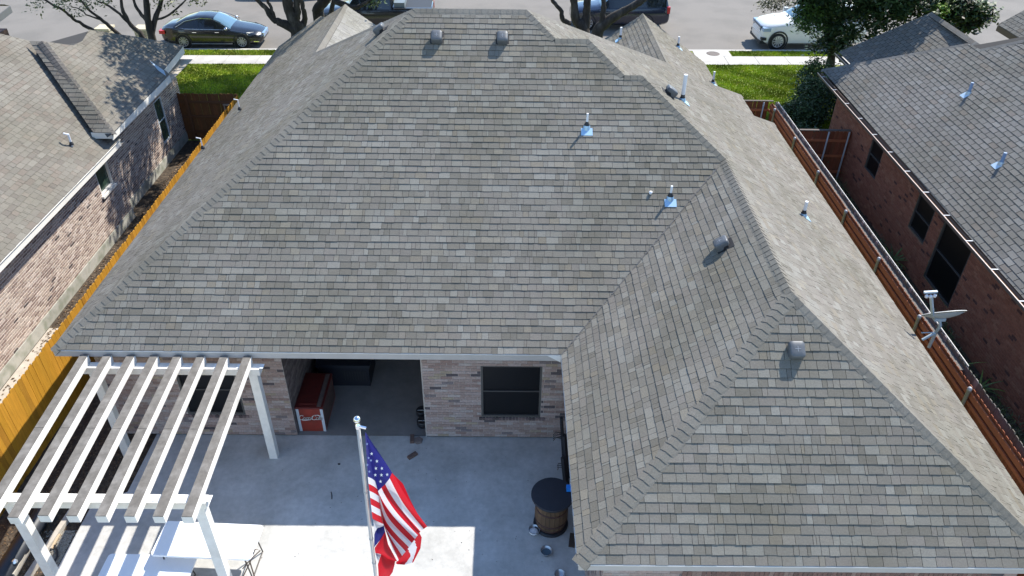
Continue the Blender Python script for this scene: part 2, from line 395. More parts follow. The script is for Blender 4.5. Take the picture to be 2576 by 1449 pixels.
# ================================================================ MAIN HOUSE
m = .7
house = empty('brick_house', (0, 12, 0), 'house under the large grey-brown shingle roof that fills the photo, with covered porch', 'house')
ROOFZ = 2.85
def zr(y): return ROOFZ+m*(y-11.43)
R1 = (-2.21, 18.12, 7.533); R2 = (.38, 18.12, 7.533)
a_ = (1.03, 17.473, 7.08); b_ = (1.78, 17.473, 7.08); c_ = (2.566, 16.687, 6.53); d_ = (2.96, 16.687, 6.53)
WX, WZ = 4.64, 5.35; w1 = (WX, 15.0, WZ); w0 = (WX, 10.12, WZ); EX = 8.50
ql = (-5.65, 22.06, 5.125); qa = (-5.68, 27.06, 5.105)
er = (4.94, 23.8, 4.341); ea = (4.90, 28.95, 4.369)
deck = MB()
roof = MB().add([(0, 15, 3)], []).build('roof', m_deck, house)   # replaced below
sp = Pieces('shingle', 'shingle_field', m_shing, roof)
rear = [(-8.9, 11.43, 2.85), (1.07, 11.43, 2.85), w1, d_, c_, b_, a_, R2, R1]
roof_face(sp, deck, rear, (0, 1), PAL_MAIN)
west = [(-8.9, 29.4, 2.85), (-8.9, 11.43, 2.85), R1, ql, qa, (-6.6, 27.75, 4.46), (-7.0, 28.85, 4.18), (-8.25, 29.3, 3.305)]
roof_face(sp, deck, west, (1, 0), PAL_MAIN)
def e1(x): return 7.533-m*(x-.38)
def e2(x): return 7.08-m*(x-1.78)
def e3(x): return 6.53-m*(x-2.96)
EZ = 6.53-m*(EX-2.96)
E1 = [(7.45, 22, e1(7.45)), (7.45, 28.95, e1(7.45)), ea, er, R2, a_, (5.5, 23.1, e1(5.5))]
roof_face(sp, deck, E1, (-1, 0), PAL_MAIN)
E2 = [(7.85, 19.5, e2(7.85)), (7.85, 25.06, e2(7.85)), b_, c_, (5.5, 20.35, e2(5.5))]
E2[1] = (7.9, 25.1, e2(7.9)); E2[0] = (7.9, 19.5, e2(7.9))
roof_face(sp, deck, E2, (-1, 0), PAL_MAIN)
E3 = [(EX, 6.745, EZ), (EX, 23.1, EZ), d_, w1, w0, (8.211, 6.745, 2.85)]
roof_face(sp, deck, E3, (-1, 0), PAL_MAIN)
wl = [(1.07, 11.43, 2.85), (1.07, 6.745, 2.85), w0, w1]
roof_face(sp, deck, wl, (1, 0), PAL_MAIN)
wf = [(1.07, 6.745, 2.85), (8.211, 6.745, 2.85), w0]
roof_face(sp, deck, wf, (0, 1), PAL_MAIN)
fe = [(-2.9, 25.9, 3.16), (-2.9, 27.1, 3.16), (-5.68, 27.06, 5.105), (-5.65, 22.06, 5.105)]
roof_face(sp, deck, fe, (-1, 0), [((.25,.24,.22),3),((.27,.26,.235),2),((.235,.225,.20),2)])
gw = [(2.5, 28.95, 2.70), (2.5, 26.7, 2.70), er, ea]
gw = [(2.5, 28.95, 2.70), (2.5, 26.7, 2.70), (4.9, 23.85, 4.36), (4.9, 28.95, 4.36)]
roof_face(sp, deck, gw, (1, 0), PAL_MAIN)
# front (street side) slopes and the narrow return slopes, plain decks covered in shingles far from view
for q in ([R1, R2, er, (4.94, 26.5, 2.85), (-5.65, 26.0, 2.85), ql], [a_, b_, (7.9, 25.1, e2(7.9)), (5.5, 23.1, e1(5.5)), ], [c_, d_, (EX, 23.1, EZ), (5.5, 20.35, e2(5.5))]):
    deck.add([V(p)-V((0, 0, .006)) for p in q], [tuple(range(len(q)))])
front = MB()
for q in ([R1, R2, er, (4.94, 26.5, 2.85), (-5.65, 26.0, 2.85), ql],): front.add([V(p)+V((0, 0, .004)) for p in q], [tuple(range(len(q)))], (.25, .24, .22))
for p_, q in ((ea, None),):
    pass
cp = Pieces('ridge_cap', 'ridge_cap_run', m_shing, roof)
nr = (0, -m, 1); nw = (-m, 0, 1); ne = (m, 0, 1); nf = (0, .56, 1)
for a, b, n1, n2 in (((-8.9, 11.43, 2.85), R1, nr, nw), (R1, R2, nr, nf), (a_, R2, nr, ne), (a_, b_, nr, nf), (c_, b_, nr, ne), (c_, d_, nr, nf),
                     (w1, d_, nr, ne), (w0, w1, nw, ne), ((1.07, 6.745, 2.85), w0, nw, nr), ((8.211, 6.745, 2.85), w0, nr, ne),
                     (er, R2, ne, nf), ((7.9, 25.1, e2(7.9)), b_, ne, nf), ((EX, 23.1, EZ), d_, ne, nf), (ql, R1, nw, nf), (qa, ql, nw, ne), (ea, er, nw, ne)):
    caps(cp, a, b, n1, n2, PAL_CAP)
sp.finish(); cp.finish()
# valley: a cut line of darker exposed material beside the closed-cut shingles
vm = MB(); P0, P1 = V((1.07, 11.43, 2.85)), V((WX, 15.0, WZ)); L_ = (P1-P0); n_ = L_.length; L_.normalize(); s = .0
side = V((1, -1, 0)).normalized()
while s < n_-.3:
    ln = random.uniform(.12, .3); q = P0+L_*s; r = P0+L_*(s+ln*.9); wdt = random.uniform(.03, .055)
    nn = V((-m, 0, 1)).normalized(); dd = nn.cross(L_); dd = dd if dd.x > 0 else -dd
    vm.add([q+nn*.012, r+nn*.012, r+dd*wdt+nn*.014, q+dd*wdt+nn*.014], [(0, 1, 2, 3)]); s += ln
vm.build('valley_sealant', mat('valley_tar', (.12, .115, .11), .8, .2, 20), roof)
me = bpy.data.meshes.new('roof'); me.from_pydata([tuple(v) for v in deck.v], [], deck.f); me.materials.append(m_deck); roof.data = me
front.build('front_slope', m_shing, roof)

# eaves: fascia boards, drip edge, soffits
fm = MB(); dm = MB(); sm = MB()
fh = .17
fm.box((-8.9, 11.45, 2.85-fh-.01), (1.05, 11.475, 2.836)); fm.box((1.09, 6.765, 2.85-fh-.01), (8.21, 6.79, 2.836))
fm.box((1.09, 6.792, 2.85-fh-.01), (1.115, 11.43, 2.836)); fm.box((EX-.045, 6.792, EZ-.17), (EX-.02, 23, EZ-.014)); fm.box((-8.88, 11.478, 2.68), (-8.855, 29.3, 2.836))
fm.box((7.40, 24.5, e1(7.45)-.19), (7.43, 28.9, e1(7.45)-.012)); fm.box((7.86, 23.1, e2(7.9)-.19), (7.885, 25.05, e2(7.9)-.012))
dm.box((-8.9, 11.415, 2.832), (1.07, 11.449, 2.846)); dm.box((1.07, 6.73, 2.832), (8.21, 6.764, 2.846)); dm.box((1.055, 6.765, 2.832), (1.089, 11.41, 2.846))
sm.box((-8.85, 11.48, 2.672), (-4.6, 11.86, 2.684)); sm.box((-4.6, 11.48, 2.672), (-1.8, 17.4, 2.684)); sm.box((-1.8, 11.48, 2.672), (1.45, 11.86, 2.684))
sm.box((1.12, 6.8, 2.662), (EX-.3, 6.92, 2.672)); sm.box((1.12, 7.1, 2.672), (1.5, 11.88, 2.684)); sm.box((7.75, 7.1, 2.50), (EX-.05, 23, 2.51)); sm.box((-8.85, 11.9, 2.672), (-8.4, 29, 2.684))
fm.build('fascia', m_fascia, house); dm.build('drip_edge', m_white, house); sm.build('soffit', m_soffit, house)
# small flashing corner where the rear eave meets the wing
MB().add([(.75, 11.44, 2.835), (1.06, 11.40, 2.835), (1.06, 11.40, 2.67)], [(0, 2, 1)]).build('corner_flashing', m_white, house)

wallm = MB(); bp_ = Pieces('brick', 'brickwork', m_brick, None)
wall = MB().add([(0, 0, 0)], []).build('wall', m_mortar, house); bp_.p = wall
Yw = 11.88
brick_wall(bp_, wallm, (-8.45, Yw, .05), (1, 0, 0), (0, -1, 0), 3.82, 2.62, PB_MAIN, [(1.55, .62, 2.80, 2.04)])
brick_wall(bp_, wallm, (-1.76, Yw, .05), (1, 0, 0), (0, -1, 0), 3.28, 2.62, PB_MAIN, [(1.22, .62, 2.50, 2.10)])
brick_wall(bp_, wallm, (-4.63, Yw, .05), (0, 1, 0), (1, 0, 0), 5.5, 2.62, [((.17,.14,.13),3),((.13,.105,.10),3),((.21,.17,.16),2)])  # house brick in darker tones, porch shade put into the colours
brick_wall(bp_, wallm, (1.5, 6.92, .0), (1, 0, 0), (0, -1, 0), 6.3, 2.66, PB_MAIN, [(1.2, .5, 5.9, 2.25)])
brick_wall(bp_, wallm, (1.5, 6.92, .0), (0, 1, 0), (-1, 0, 0), 4.96, 2.67, PB_MAIN)
# soldier course over the wing window
for i in range(64):
    x0 = 2.7+i*.0735; pr = random.uniform(.012, .018); q = [V((x0+dx, 6.92-pr*dy, z)) for dy in (1, -.2) for dx, z in ((0, 2.25), (.064, 2.25), (.064, 2.455), (0, 2.455))]
    bp_.add(q, [(0,1,2,3),(0,4,5,1),(1,5,6,2),(2,6,7,3),(3,7,4,0)], pick([((.20,.12,.10),3),((.16,.10,.085),2),((.26,.18,.15),1)]))
# sill bricks under the two patio windows
for X0, X1 in ((-6.95, -5.6), (-.59, .79)):
    x = X0
    while x < X1:
        q = [V((x+dx, Yw-.03*dy, z)) for dy in (1, -.2) for dx, z in ((0, .59), (.062, .59), (.062, .665), (0, .665))]
        bp_.add(q, [(0,1,2,3),(0,4,5,1),(1,5,6,2),(2,6,7,3),(3,7,4,0)], pick([((.16,.12,.12),3),((.10,.08,.08),2),((.22,.16,.15),1)])); x += .072
# other plain walls of the body and porch
wallm.box((-8.45, Yw+.01, 0), (-8.43, 28.0, 2.7)); wallm.box((7.78, 6.92, 0), (7.8, 22.7, 2.7)); wallm.box((-8.45, 28.0, 0), (7.0, 28.02, 2.6))
wallm.box((-4.63, 17.38, 0), (-1.76, 17.4, 2.7)); wallm.box((-1.78, Yw+.01, 0), (-1.761, 17.4, 2.7)); wallm.box((7.0, 22.7, 0), (7.02, 28, 2.55)); wallm.box((7.02, 22.7, 0), (7.78, 22.72, 2.6))
me = bpy.data.meshes.new('wall'); me.from_pydata([tuple(v) for v in wallm.v], [], wallm.f); me.materials.append(m_mortar); wall.data = me
bp_.finish()
# gable end under the front ridges
window(house, (-6.90, Yw, .67), (1, 0, 0), (0, -1, 0), 1.25, 1.42, m_bronze, m_glass)
window(house, (-.54, Yw, .67), (1, 0, 0), (0, -1, 0), 1.28, 1.48, m_bronze, m_glass)
window(house, (2.7, 6.92, .5), (1, 0, 0), (0, -1, 0), 4.7, 1.75, m_bronze, m_glass, midrail=False)
MB().box((-4.63, Yw-.005, .0), (-1.77, Yw+.012, .018)).build('porch_joint', m_rub, house)
pl = MB(); pl.box((-4.615, 12.55, 1.85), (-4.60, 12.72, 2.1)); pl.box((-4.6, 12.59, 1.93), (-4.594, 12.68, 2.04), mi=1)
tag(pl.build('wall_plaque', [m_pvc, mat('plaque_print', (.08, .25, .6), .6)]), 'small white and blue plaque hung on the dark porch side wall', 'wall plaque')

# roof vents, pipes
def frame(o, n, up):        # matrix with x across slope, y up slope, z normal
    n = V(n).normalized(); u = V((up[0], up[1], 0)).normalized().cross(V((0, 0, 1))).normalized(); y = n.cross(u); 
    if y.z < 0: y = -y
    x = y.cross(n); return Matrix((x, y, n)).transposed().to_4x4(), V(o)
def place(mb, o, n, up):
    R_, O = frame(o, n, up); mb.v = [tuple(O+(R_@V(v))) for v in mb.v]; return mb
def roof_vent(o, n, up, sc=1.0):
    base = MB(); base.box((-.15, -.13, .004), (.15, .20, .012)); base.box((-.11, -.10, .012), (.11, .10, .085))
    place(base, o, n, up).build('vent_base', m_ventd, house).name
    hd = MB(); w_, l_ = .122*sc, .136*sc
    rings = []
    for z, k in ((.07, 1.0), (.10, 1.03), (.14, 1.0), (.158, .95), (.168, .84), (.17, .3)):
        ring = []
        for j in range(24):
            a = 2*pi*(j+.5)/24; cx, sy = cos(a), sin(a); e_ = 1/max(abs(cx)**8+abs(sy)**8, 1e-9)**.125
            x, y = w_*k*e_*cx, l_*k*e_*sy; zz = z if z < .1 else z-(.03 if y < -.5*l_ else 0)*0
            ring.append((x, y, zz-.05*(y < 0)*(z < .1)))
        rings.append(ring)
    vs = [p for r in rings for p in r]; n_ = 24
    fs = [(i*n_+k, i*n_+(k+1) % n_, (i+1)*n_+(k+1) % n_, (i+1)*n_+k) for i in range(5) for k in range(n_)]+[tuple(range(5*n_, 6*n_))]
    hd.add(vs, fs); o_ = place(hd, o, n, up).build('roof_vent', m_vent, house, smooth=True)
    rb = MB(); rb.box((-.045, -.004, .168), (.045, .004, .174)); rb.box((-.004, -.045, .168), (.004, .045, .1735))
    place(rb, o, n, up).build('vent_rib', mat('light_plastic', (.3, .31, .33), .4), o_)
roof_vent((-1.66, 17.45, zr(17.45)), nr, (0, 1)); roof_vent((-.17, 17.45, zr(17.45)), nr, (0, 1))
roof_vent((-3.05, 18.3, 2.85+m*5.85), nw, (1, 0)); roof_vent((3.66, 16.9, e3(3.66)), ne, (-1, 0))
roof_vent((4.05, 12.15, 2.85+m*2.98), nw, (1, 0)); roof_vent((4.60, 9.36, 2.85+m*2.71), nr, (0, 1))
def pipe(o, n, up, h=.42, r=.028, boot=True, flash=True, elbow=None, parent=house, fm_=m_flash, pm=m_pvc, lean=0):
    o = V(o); p = MB(); 
    if elbow: p.tube([o, o+V((0, 0, h)), o+V((0, 0, h+.02))+V(elbow)*.12], r, 10)
    else: p.tube([o-V((0, 0, .02)), o+V((0, 0, h))], r, 12)
    po = p.build('vent_pipe', pm, parent, smooth=False)
    if boot:
        b = MB(); b.lathe(o+V((0, 0, .05)), [(.062, 0), (.058, .03), (.045, .055), (r+.006, .085), (r+.002, .095)], 16); b.build('boot', m_rub, po, smooth=True)
    if flash:
        f = MB(); f.box((-.125, -.20, .012), (.125, -.02, .016)); place(f, o, n, up); f.lathe(o-V((0, 0, .05)), [(.085, 0), (.078, .07), (.066, .115)], 16); f.build('flashing', fm_, po)
    return po
pipe((1.69, 15.60, zr(15.60)), nr, (0, 1), .33, .024); pipe((3.41, 14.22, zr(14.22)), nr, (0, 1), .30, .024)
pipe((4.08, 17.28, e3(4.08)), ne, (-1, 0), .62, .045); pipe((6.14, 27.9, e1(6.14)), ne, (-1, 0), .38, .036); pipe((7.2, 26.3, e1(7.2)), ne, (-1, 0), .42, .036)
pipe((6.71, 15.12, e3(6.71)), ne, (-1, 0), .36, .038); pipe((4.02, 28.0, 4.36-.7*.88), nw, (1, 0), .42, .04)
for o in ((-8.11, 21.84), (-8.75, 20.1)): pipe((o[0], o[1], 2.85+m*(o[0]+8.9)), nw, (1, 0), .36, .018, flash=False, elbow=(-1, 0, 0))
MB().lathe((3.0, 14.3, zr(14.3)), [(.0, .07), (.03, .065), (.04, .045), (.035, .02), (.02, 0)], 10).build('roof_cap', m_pvc, house, smooth=True)

# ================================================================ LEFT HOUSE
lh = empty('brick_house', (-14, 15, 0), 'pale pink brick house with cream fascia and tan shingle roof at the left edge', 'house')
deck = MB(); roof = MB().add([(0, 0, 0)], []).build('roof', m_deck, lh); sp = Pieces('shingle', 'shingle_field', m_shing, roof)
roof_face(sp, deck, [(-11.53, 6, 2.85), (-11.53, 21.1, 2.85), (-12.04, 20.63, 3.207), (-14.46, 23.37, 4.90), (-15.1, 22.79, 5.349), (-18, 20.3, 7.38), (-18, 6, 7.38)], (-1, 0), PAL_LEFT, wr=(.13, .30))
roof_face(sp, deck, [(-11.92, 20.42, 3.314), (-11.38, 20.42, 3.314), (-14.01, 22.95, 5.085), (-14.42, 22.95, 5.085)], (0, 1), PAL_LEFT, wr=(.2, .34))
def zf(x): return 3.3+m*(-11.45-x)
F_ = [(-11.40, 20.42), (-11.46, 25.12), (-11.63, 25.21), (-11.73, 27.44), (-12.68, 26.26), (-13.6, 24.97), (-13.47, 24.12), (-13.51, 23.61), (-14.01, 22.92)]
roof_face(sp, deck, [(x, y, zf(x)) for x, y in F_], (-1, 0), PAL_LEFT, wr=(.13, .30))
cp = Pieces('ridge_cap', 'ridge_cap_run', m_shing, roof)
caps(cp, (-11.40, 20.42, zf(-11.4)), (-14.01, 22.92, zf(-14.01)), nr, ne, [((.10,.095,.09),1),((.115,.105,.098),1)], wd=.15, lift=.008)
# far slopes falling to the street
for q in ([(-14.01, 22.92, zf(-14.01)), (-13.51, 23.61, zf(-13.51)), (-13.47, 24.12, zf(-13.47)), (-13.6, 24.97, zf(-13.6)), (-12.68, 26.26, zf(-12.68)), (-11.73, 27.44, zf(-11.73)), (-14.5, 29, 2.9), (-20, 26, 2.9), (-18, 20.3, 7.38), (-15.1, 22.79, 5.349), (-14.46, 23.37, 4.9)],):
    ctr = V((-16.5, 25.5, 3.9)); n_ = len(q); deck.add([ctr]+[V(p)-V((0, 0, .03)) for p in q], [(0, i+1, (i+1) % n_+1) for i in range(n_)])
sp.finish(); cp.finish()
me = bpy.data.meshes.new('roof'); me.from_pydata([tuple(v) for v in deck.v], [], deck.f); me.materials.append(m_deck); roof.data = me
f = MB(); f.box((-11.575, 6, 2.64), (-11.55, 21.0, 2.838)); f.box((-11.55, 6, 2.826), (-11.515, 21.0, 2.840)); f.box((-12.0, 20.43, 3.12), (-11.42, 20.455, 3.30)); f.box((-11.46, 20.457, 3.06), (-11.435, 25.1, 3.265))
f.add([(-11.64, 25.2, 3.42), (-11.74, 27.42, 3.48), (-11.74, 27.42, 3.24), (-11.64, 25.2, 3.18), (-11.67, 25.2, 3.42), (-11.77, 27.42, 3.48), (-11.77, 27.42, 3.24), (-11.67, 25.2, 3.18)], [(0,3,2,1),(4,5,6,7),(0,1,5,4),(3,7,6,2),(1,2,6,5),(0,4,7,3)])
f.build('fascia', m_lfascia, lh)
MB().box((-12.02, 6, 2.62), (-11.58, 21.3, 2.635)).box((-12.28, 21.3, 3.04), (-11.47, 27.3, 3.055)).build('soffit', m_soffit, lh)
MB().add([(-11.60, 25.12, zf(-11.60)+.02), (-12.05, 25.22, zf(-12.05)+.02), (-11.70, 24.92, zf(-11.70)+.03), (-11.47, 24.88, zf(-11.47)+.02)], [(0, 1, 2), (0, 2, 3)]).build('kickout_flashing', mat('flashing_tin', (.42, .52, .62), .4, metal=.4), lh)
wallm = MB(); wall = MB().add([(0, 0, 0)], []).build('wall', m_mortarL, lh); bp_ = Pieces('brick', 'brickwork', m_brick, wall)
# near wall: u runs along +Y
brick_wall(bp_, wallm, (-12.0, 6, .32), (0, 1, 0), (1, 0, 0), 15.3, 2.4, PB_LEFT, [(13.95, 1.18, 14.75, 2.3)], L=.215, g=.019)
brick_wall(bp_, wallm, (-12.28, 21.3, .32), (0, 1, 0), (1, 0, 0), 6.1, 2.8, PB_LEFT, [(3.85, .40, 4.5, 1.95)], L=.215, g=.019)
brick_wall(bp_, wallm, (-12.28, 21.31, .32), (1, 0, 0), (0, 1, 0), .27, 2.4, PB_LEFT)
wallm.box((-20, 27.4, 0), (-12.28, 27.42, 3.0))
me = bpy.data.meshes.new('wall'); me.from_pydata([tuple(v) for v in wallm.v], [], wallm.f); me.materials.append(m_mortarL); wall.data = me
bp_.finish()
MB().box((-12.02, 6, 0), (-11.97, 21.3, .33)).box((-12.3, 21.31, 0), (-12.25, 27.4, .33)).build('foundation', mat('foundation_concrete', (.42, .41, .36), .9, .2, 3, col2=(.22, .23, .18), c2scale=3), lh)
window(lh, (-12.0, 19.95, 1.50), (0, 1, 0), (1, 0, 0), .8, 1.12, m_white, m_gglass, depth=.09, midrail=False)
MB().box((-12.0, 19.9, 1.43), (-11.93, 20.8, 1.50)).build('window_sill', m_lfascia, lh)
window(lh, (-12.28, 25.15, .72), (0, 1, 0), (1, 0, 0), .65, 1.55, mat('blue_white_frame', (.55, .62, .70), .5), m_gglass, depth=.05)
pipe((-12.14, 19.58, 2.85+m*.61), ne, (-1, 0), .36, .03, flash=False, elbow=(-1, 0, 0), parent=lh)
MB().box((-12.42, 19.3, 3.2), (-11.9, 19.8, 3.21)).build('pipe_flashing', m_rub, lh)
bpy.data.objects.remove(bpy.data.objects['pipe_flashing'])

# ================================================================ RIGHT HOUSE
rh = empty('brick_house', (14, 15, 0), 'dark brown brick house with grey shingle roof and leaf-filled gutter at the right edge', 'house')
deck = MB(); roof = MB().add([(0, 0, 0)], []).build('roof', m_deck, rh); sp = Pieces('shingle', 'shingle_field', m_shing, roof)
def zw(x): return 2.9+m*(x-11.3)
Wp = [(11.36, 27.27), (11.18, 6), (18, 6), (18, 20.0), (15.06, 22.41), (14.38, 23.27), (14.34, 23.92)]
roof_face(sp, deck, [(x, y, zw(x)) for x, y in Wp], (1, 0), PAL_RIGHT, reg=.305, t=(.010, .014), e=.1526, gap=.015)
def zw2(x): return 2.9+m*(x-12.75)
Wq = [(12.72, 29.4), (12.72, 26.4), (15.0, 24.0), (15.3, 24.4), (15.3, 28.45)]
roof_face(sp, deck, [(x, y, zw2(x)) for x, y in Wq], (1, 0), PAL_RIGHT, reg=.305, t=(.010, .014), e=.1526, gap=.015)
cp = Pieces('ridge_cap', 'ridge_cap_run', m_shing, roof)
caps(cp, (11.36, 27.27, zw(11.36)), (14.34, 23.92, zw(14.34)), nw, nf, PAL_RIGHT, wd=.13)
caps(cp, (14.38, 23.27, zw(14.38)), (18, 19.9, zw(18)), nw, nf, PAL_RIGHT, wd=.13)
caps(cp, (15.3, 28.45, zw2(15.3)), (15.0, 24.0, zw2(15.3)+.15), nw, ne, PAL_RIGHT, wd=.15)
for q in ([(11.36, 27.27, 2.9), (14.34, 23.92, 5.02), (14.38, 23.27, 5.05), (18, 20, 7.5), (22, 24, 4), (17.5, 27.5, 2.6), (15.3, 28.45, 4.6), (15.0, 24.0, 4.6), (12.72, 26.4, 2.88)], [(15.3, 28.45, 4.66), (15.3, 24, 4.66), (17.6, 24, 3), (17.6, 28.4, 3)]):
    deck.add([V(p)-V((0, 0, .08)) for p in q], [tuple(range(len(q)))])
sp.finish(); cp.finish()
me = bpy.data.meshes.new('roof'); me.from_pydata([tuple(v) for v in deck.v], [], deck.f); me.materials.append(m_deck); roof.data = me
g = MB(); lip = MB(); lt = MB()
def gutter(ya, xa, yb, xb, z):
    for i in range(12):
        t0, t1 = i/12, (i+1)/12; y0, y1 = ya+(yb-ya)*t0, ya+(yb-ya)*t1; x0, x1 = xa+(xb-xa)*t0, xa+(xb-xa)*t1
        P = lambda x, y, z: (x, y, z)
        for (dx0, dz0, dx1, dz1) in ((0, 0, -.02, -.10), (-.02, -.10, -.11, -.10), (-.11, -.10, -.13, .0)):
            g.add([(x0+dx0, y0, z+dz0), (x1+dx0, y1, z+dz0), (x1+dx1, y1, z+dz1), (x0+dx1, y0, z+dz1)], [(0, 1, 2, 3)])
        lip.bar((x0-.135, y0, z+.004), (x1-.135, y1, z+.004), .016, .016)
        lt.add([(x0-.02, y0, z-.055), (x1-.02, y1, z-.055), (x1-.115, y1, z-.05), (x0-.115, y0, z-.05)], [(0, 1, 2, 3)])
for args in ((26.4, 12.70, 29.4, 12.70, 2.85), (6, 11.16, 27.2, 11.33, 2.86)):
    g = MB(); lip = MB(); lt = MB(); gutter(*args)
    go = g.build('gutter', mat('brown_gutter', (.10, .085, .075), .6), rh)
    lip.build('gutter_lip', mat('pinkish_aluminium', (.62, .50, .44), .4), go); lt.build('leaf_litter', m_litter, go)
y = 7.2
while y < 27:
    x = 11.16+(y-6)/21.2*.17; MB().box((x-.145, y, 2.872), (x+.03, y+.022, 2.880)).build('gutter_strap', m_pvc, go); y += 1.22
wallm = MB(); wall = MB().add([(0, 0, 0)], []).build('wall', m_mortarR, rh); bp_ = Pieces('brick', 'brickwork', m_brick, wall)
RW = [(15.15, 1.60, 16.15, 2.35), (10.9, 1.30, 12.1, 2.35), (8.1, .55, 10.0, 2.5)]
RW = [(12.05+3.9, 1.25, 12.05+4.8, 2.35), (12.3, 1.15, 13.3, 2.25), (10.25, .45, 11.75, 2.35)]
brick_wall(bp_, wallm, (11.72, 6, 0), (0, 1, 0), (-1, 0, 0), 20.2, 2.72, PB_RIGHT, RW, L=.2)
wallm.box((11.72, 26.2, 0), (17, 26.22, 2.7)); wallm.box((13.1, 26.2, 0), (13.12, 29, 2.8)); wallm.box((13.1, 29, 0), (17, 29.02, 2.8)); wallm.box((11.74, 6, 2.68), (11.76, 26.2, 2.69))
me = bpy.data.meshes.new('wall'); me.from_pydata([tuple(v) for v in wallm.v], [], wallm.f); me.materials.append(m_mortarR); wall.data = me
bp_.finish()
for h in RW: window(rh, (11.72, 6+h[0], h[1]), (0, 1, 0), (-1, 0, 0), h[2]-h[0], h[3]-h[1], m_bronze, m_glass, depth=.07)
MB().box((11.3, 6, 2.70), (11.72, 27, 2.715)).build('soffit', mat('brown_soffit', (.10, .07, .055), .8), rh)
MB().box((11.30, 6, 2.72), (11.325, 27.1, 2.885)).build('fascia', mat('brown_fascia', (.13, .085, .06), .8), rh)
pipe((13.39, 21.47, zw(13.39)), nw, (1, 0), .33, .042, boot=False, parent=rh, pm=mat('blue_grey_pipe', (.17, .26, .42), .5), fm_=mat('pale_flashing', (.45, .55, .62), .4, metal=.3))
pipe((12.69, 17.92, zw(12.69)), nw, (1, 0), .31, .042, boot=False, parent=rh, pm=MATS['blue_grey_pipe'], fm_=MATS['pale_flashing'])

# ================================================================ far roof corners
fr_ = empty('house', (23, 30, 0), 'grey shingle roof corner with brown fascia in the upper right corner, beyond the right-hand house', 'house')
deck = MB(); roof = MB().add([(0, 0, 0)], []).build('roof', m_deck, fr_); sp = Pieces('shingle', 'shingle_field', m_shing, roof)
q = [(20.55, 32.76, 3.0), (20.42, 28.5, 2.95), (24, 26.2, 5.45), (24, 31.1, 5.45)]
q = [atZ((3000+2305/2.576)*.644, 250/2.576*.644, 3.0), atZ((3000+2700/2.576)*.644, 520/2.576*.644, 3.0), V((24.5, 28.5, 5.6)), atZ((3000+2640/2.576)*.644, 70/2.576*.644, 4.4)]
c0_ = atZ((3000+2305/2.576)*.644, 250/2.576*.644, 3.0); vr = ray((3000+2640/2.576)*.644, 70/2.576*.644); t_ = (3.0-m*c0_.x-HC)/(vr.z-m*vr.x); pt = V((0, 0, HC))+vr*t_
q = [V((c0_.x, 27.5, 3.0)), V((c0_.x+.02, c0_.y, 3.0)), pt, V((pt.x, 27.5, pt.z))]
roof_face(sp, deck, q, (1, 0), PAL_RIGHT, reg=.305, t=(.008, .011), gap=.015, e=.18); sp.finish()
me = bpy.data.meshes.new('roof'); me.from_pydata([tuple(v) for v in deck.v], [], deck.f); me.materials.append(m_deck); roof.data = me
f = MB(); f.bar(q[0]-V((-.03, 0, .13)), q[1]-V((-.03, 0, .13)), .04, .22); f.build('fascia', MATS['brown_fascia'], fr_)
k = q[1]; MB().box((k.x+.45, k.y-5, 0), (k.x+5, k.y-.45, 2.8)).build('wall', mat('brown_brick_far', (.16, .09, .065), .9, .3, 8), fr_)
fl_ = empty('house', (-23, 32, 0), 'small dark grey roof corner at the top left corner of the photo, by the street', 'house')
deck = MB(); roof = MB().add([(0, 0, 0)], []).build('roof', m_deck, fl_); sp = Pieces('shingle', 'shingle_field', m_shing, roof)
q = [atZ(25, 15, 3.0), atZ(-60, 78, 3.0), V((0, 0, 0)), atZ(-55, -8, 4.3)]; q[2] = q[1]+(q[3]-q[0])
roof_face(sp, deck, q, ((q[3]-q[0]).x, (q[3]-q[0]).y), [((.13,.135,.14),1),((.11,.11,.115),1)], reg=.305); sp.finish()
me = bpy.data.meshes.new('roof'); me.from_pydata([tuple(v) for v in deck.v], [], deck.f); me.materials.append(m_deck); roof.data = me
f = MB(); f.bar(q[0]-V((0, 0, .14)), q[1]-V((0, 0, .14)), .04, .26); f.build('fascia', m_vent, fl_)
MB().box((q[1].x-3, q[1].y-2, 0), (q[1].x+.6, q[1].y+1.0, 2.8)).build('wall', MATS['brown_brick_far'], fl_)

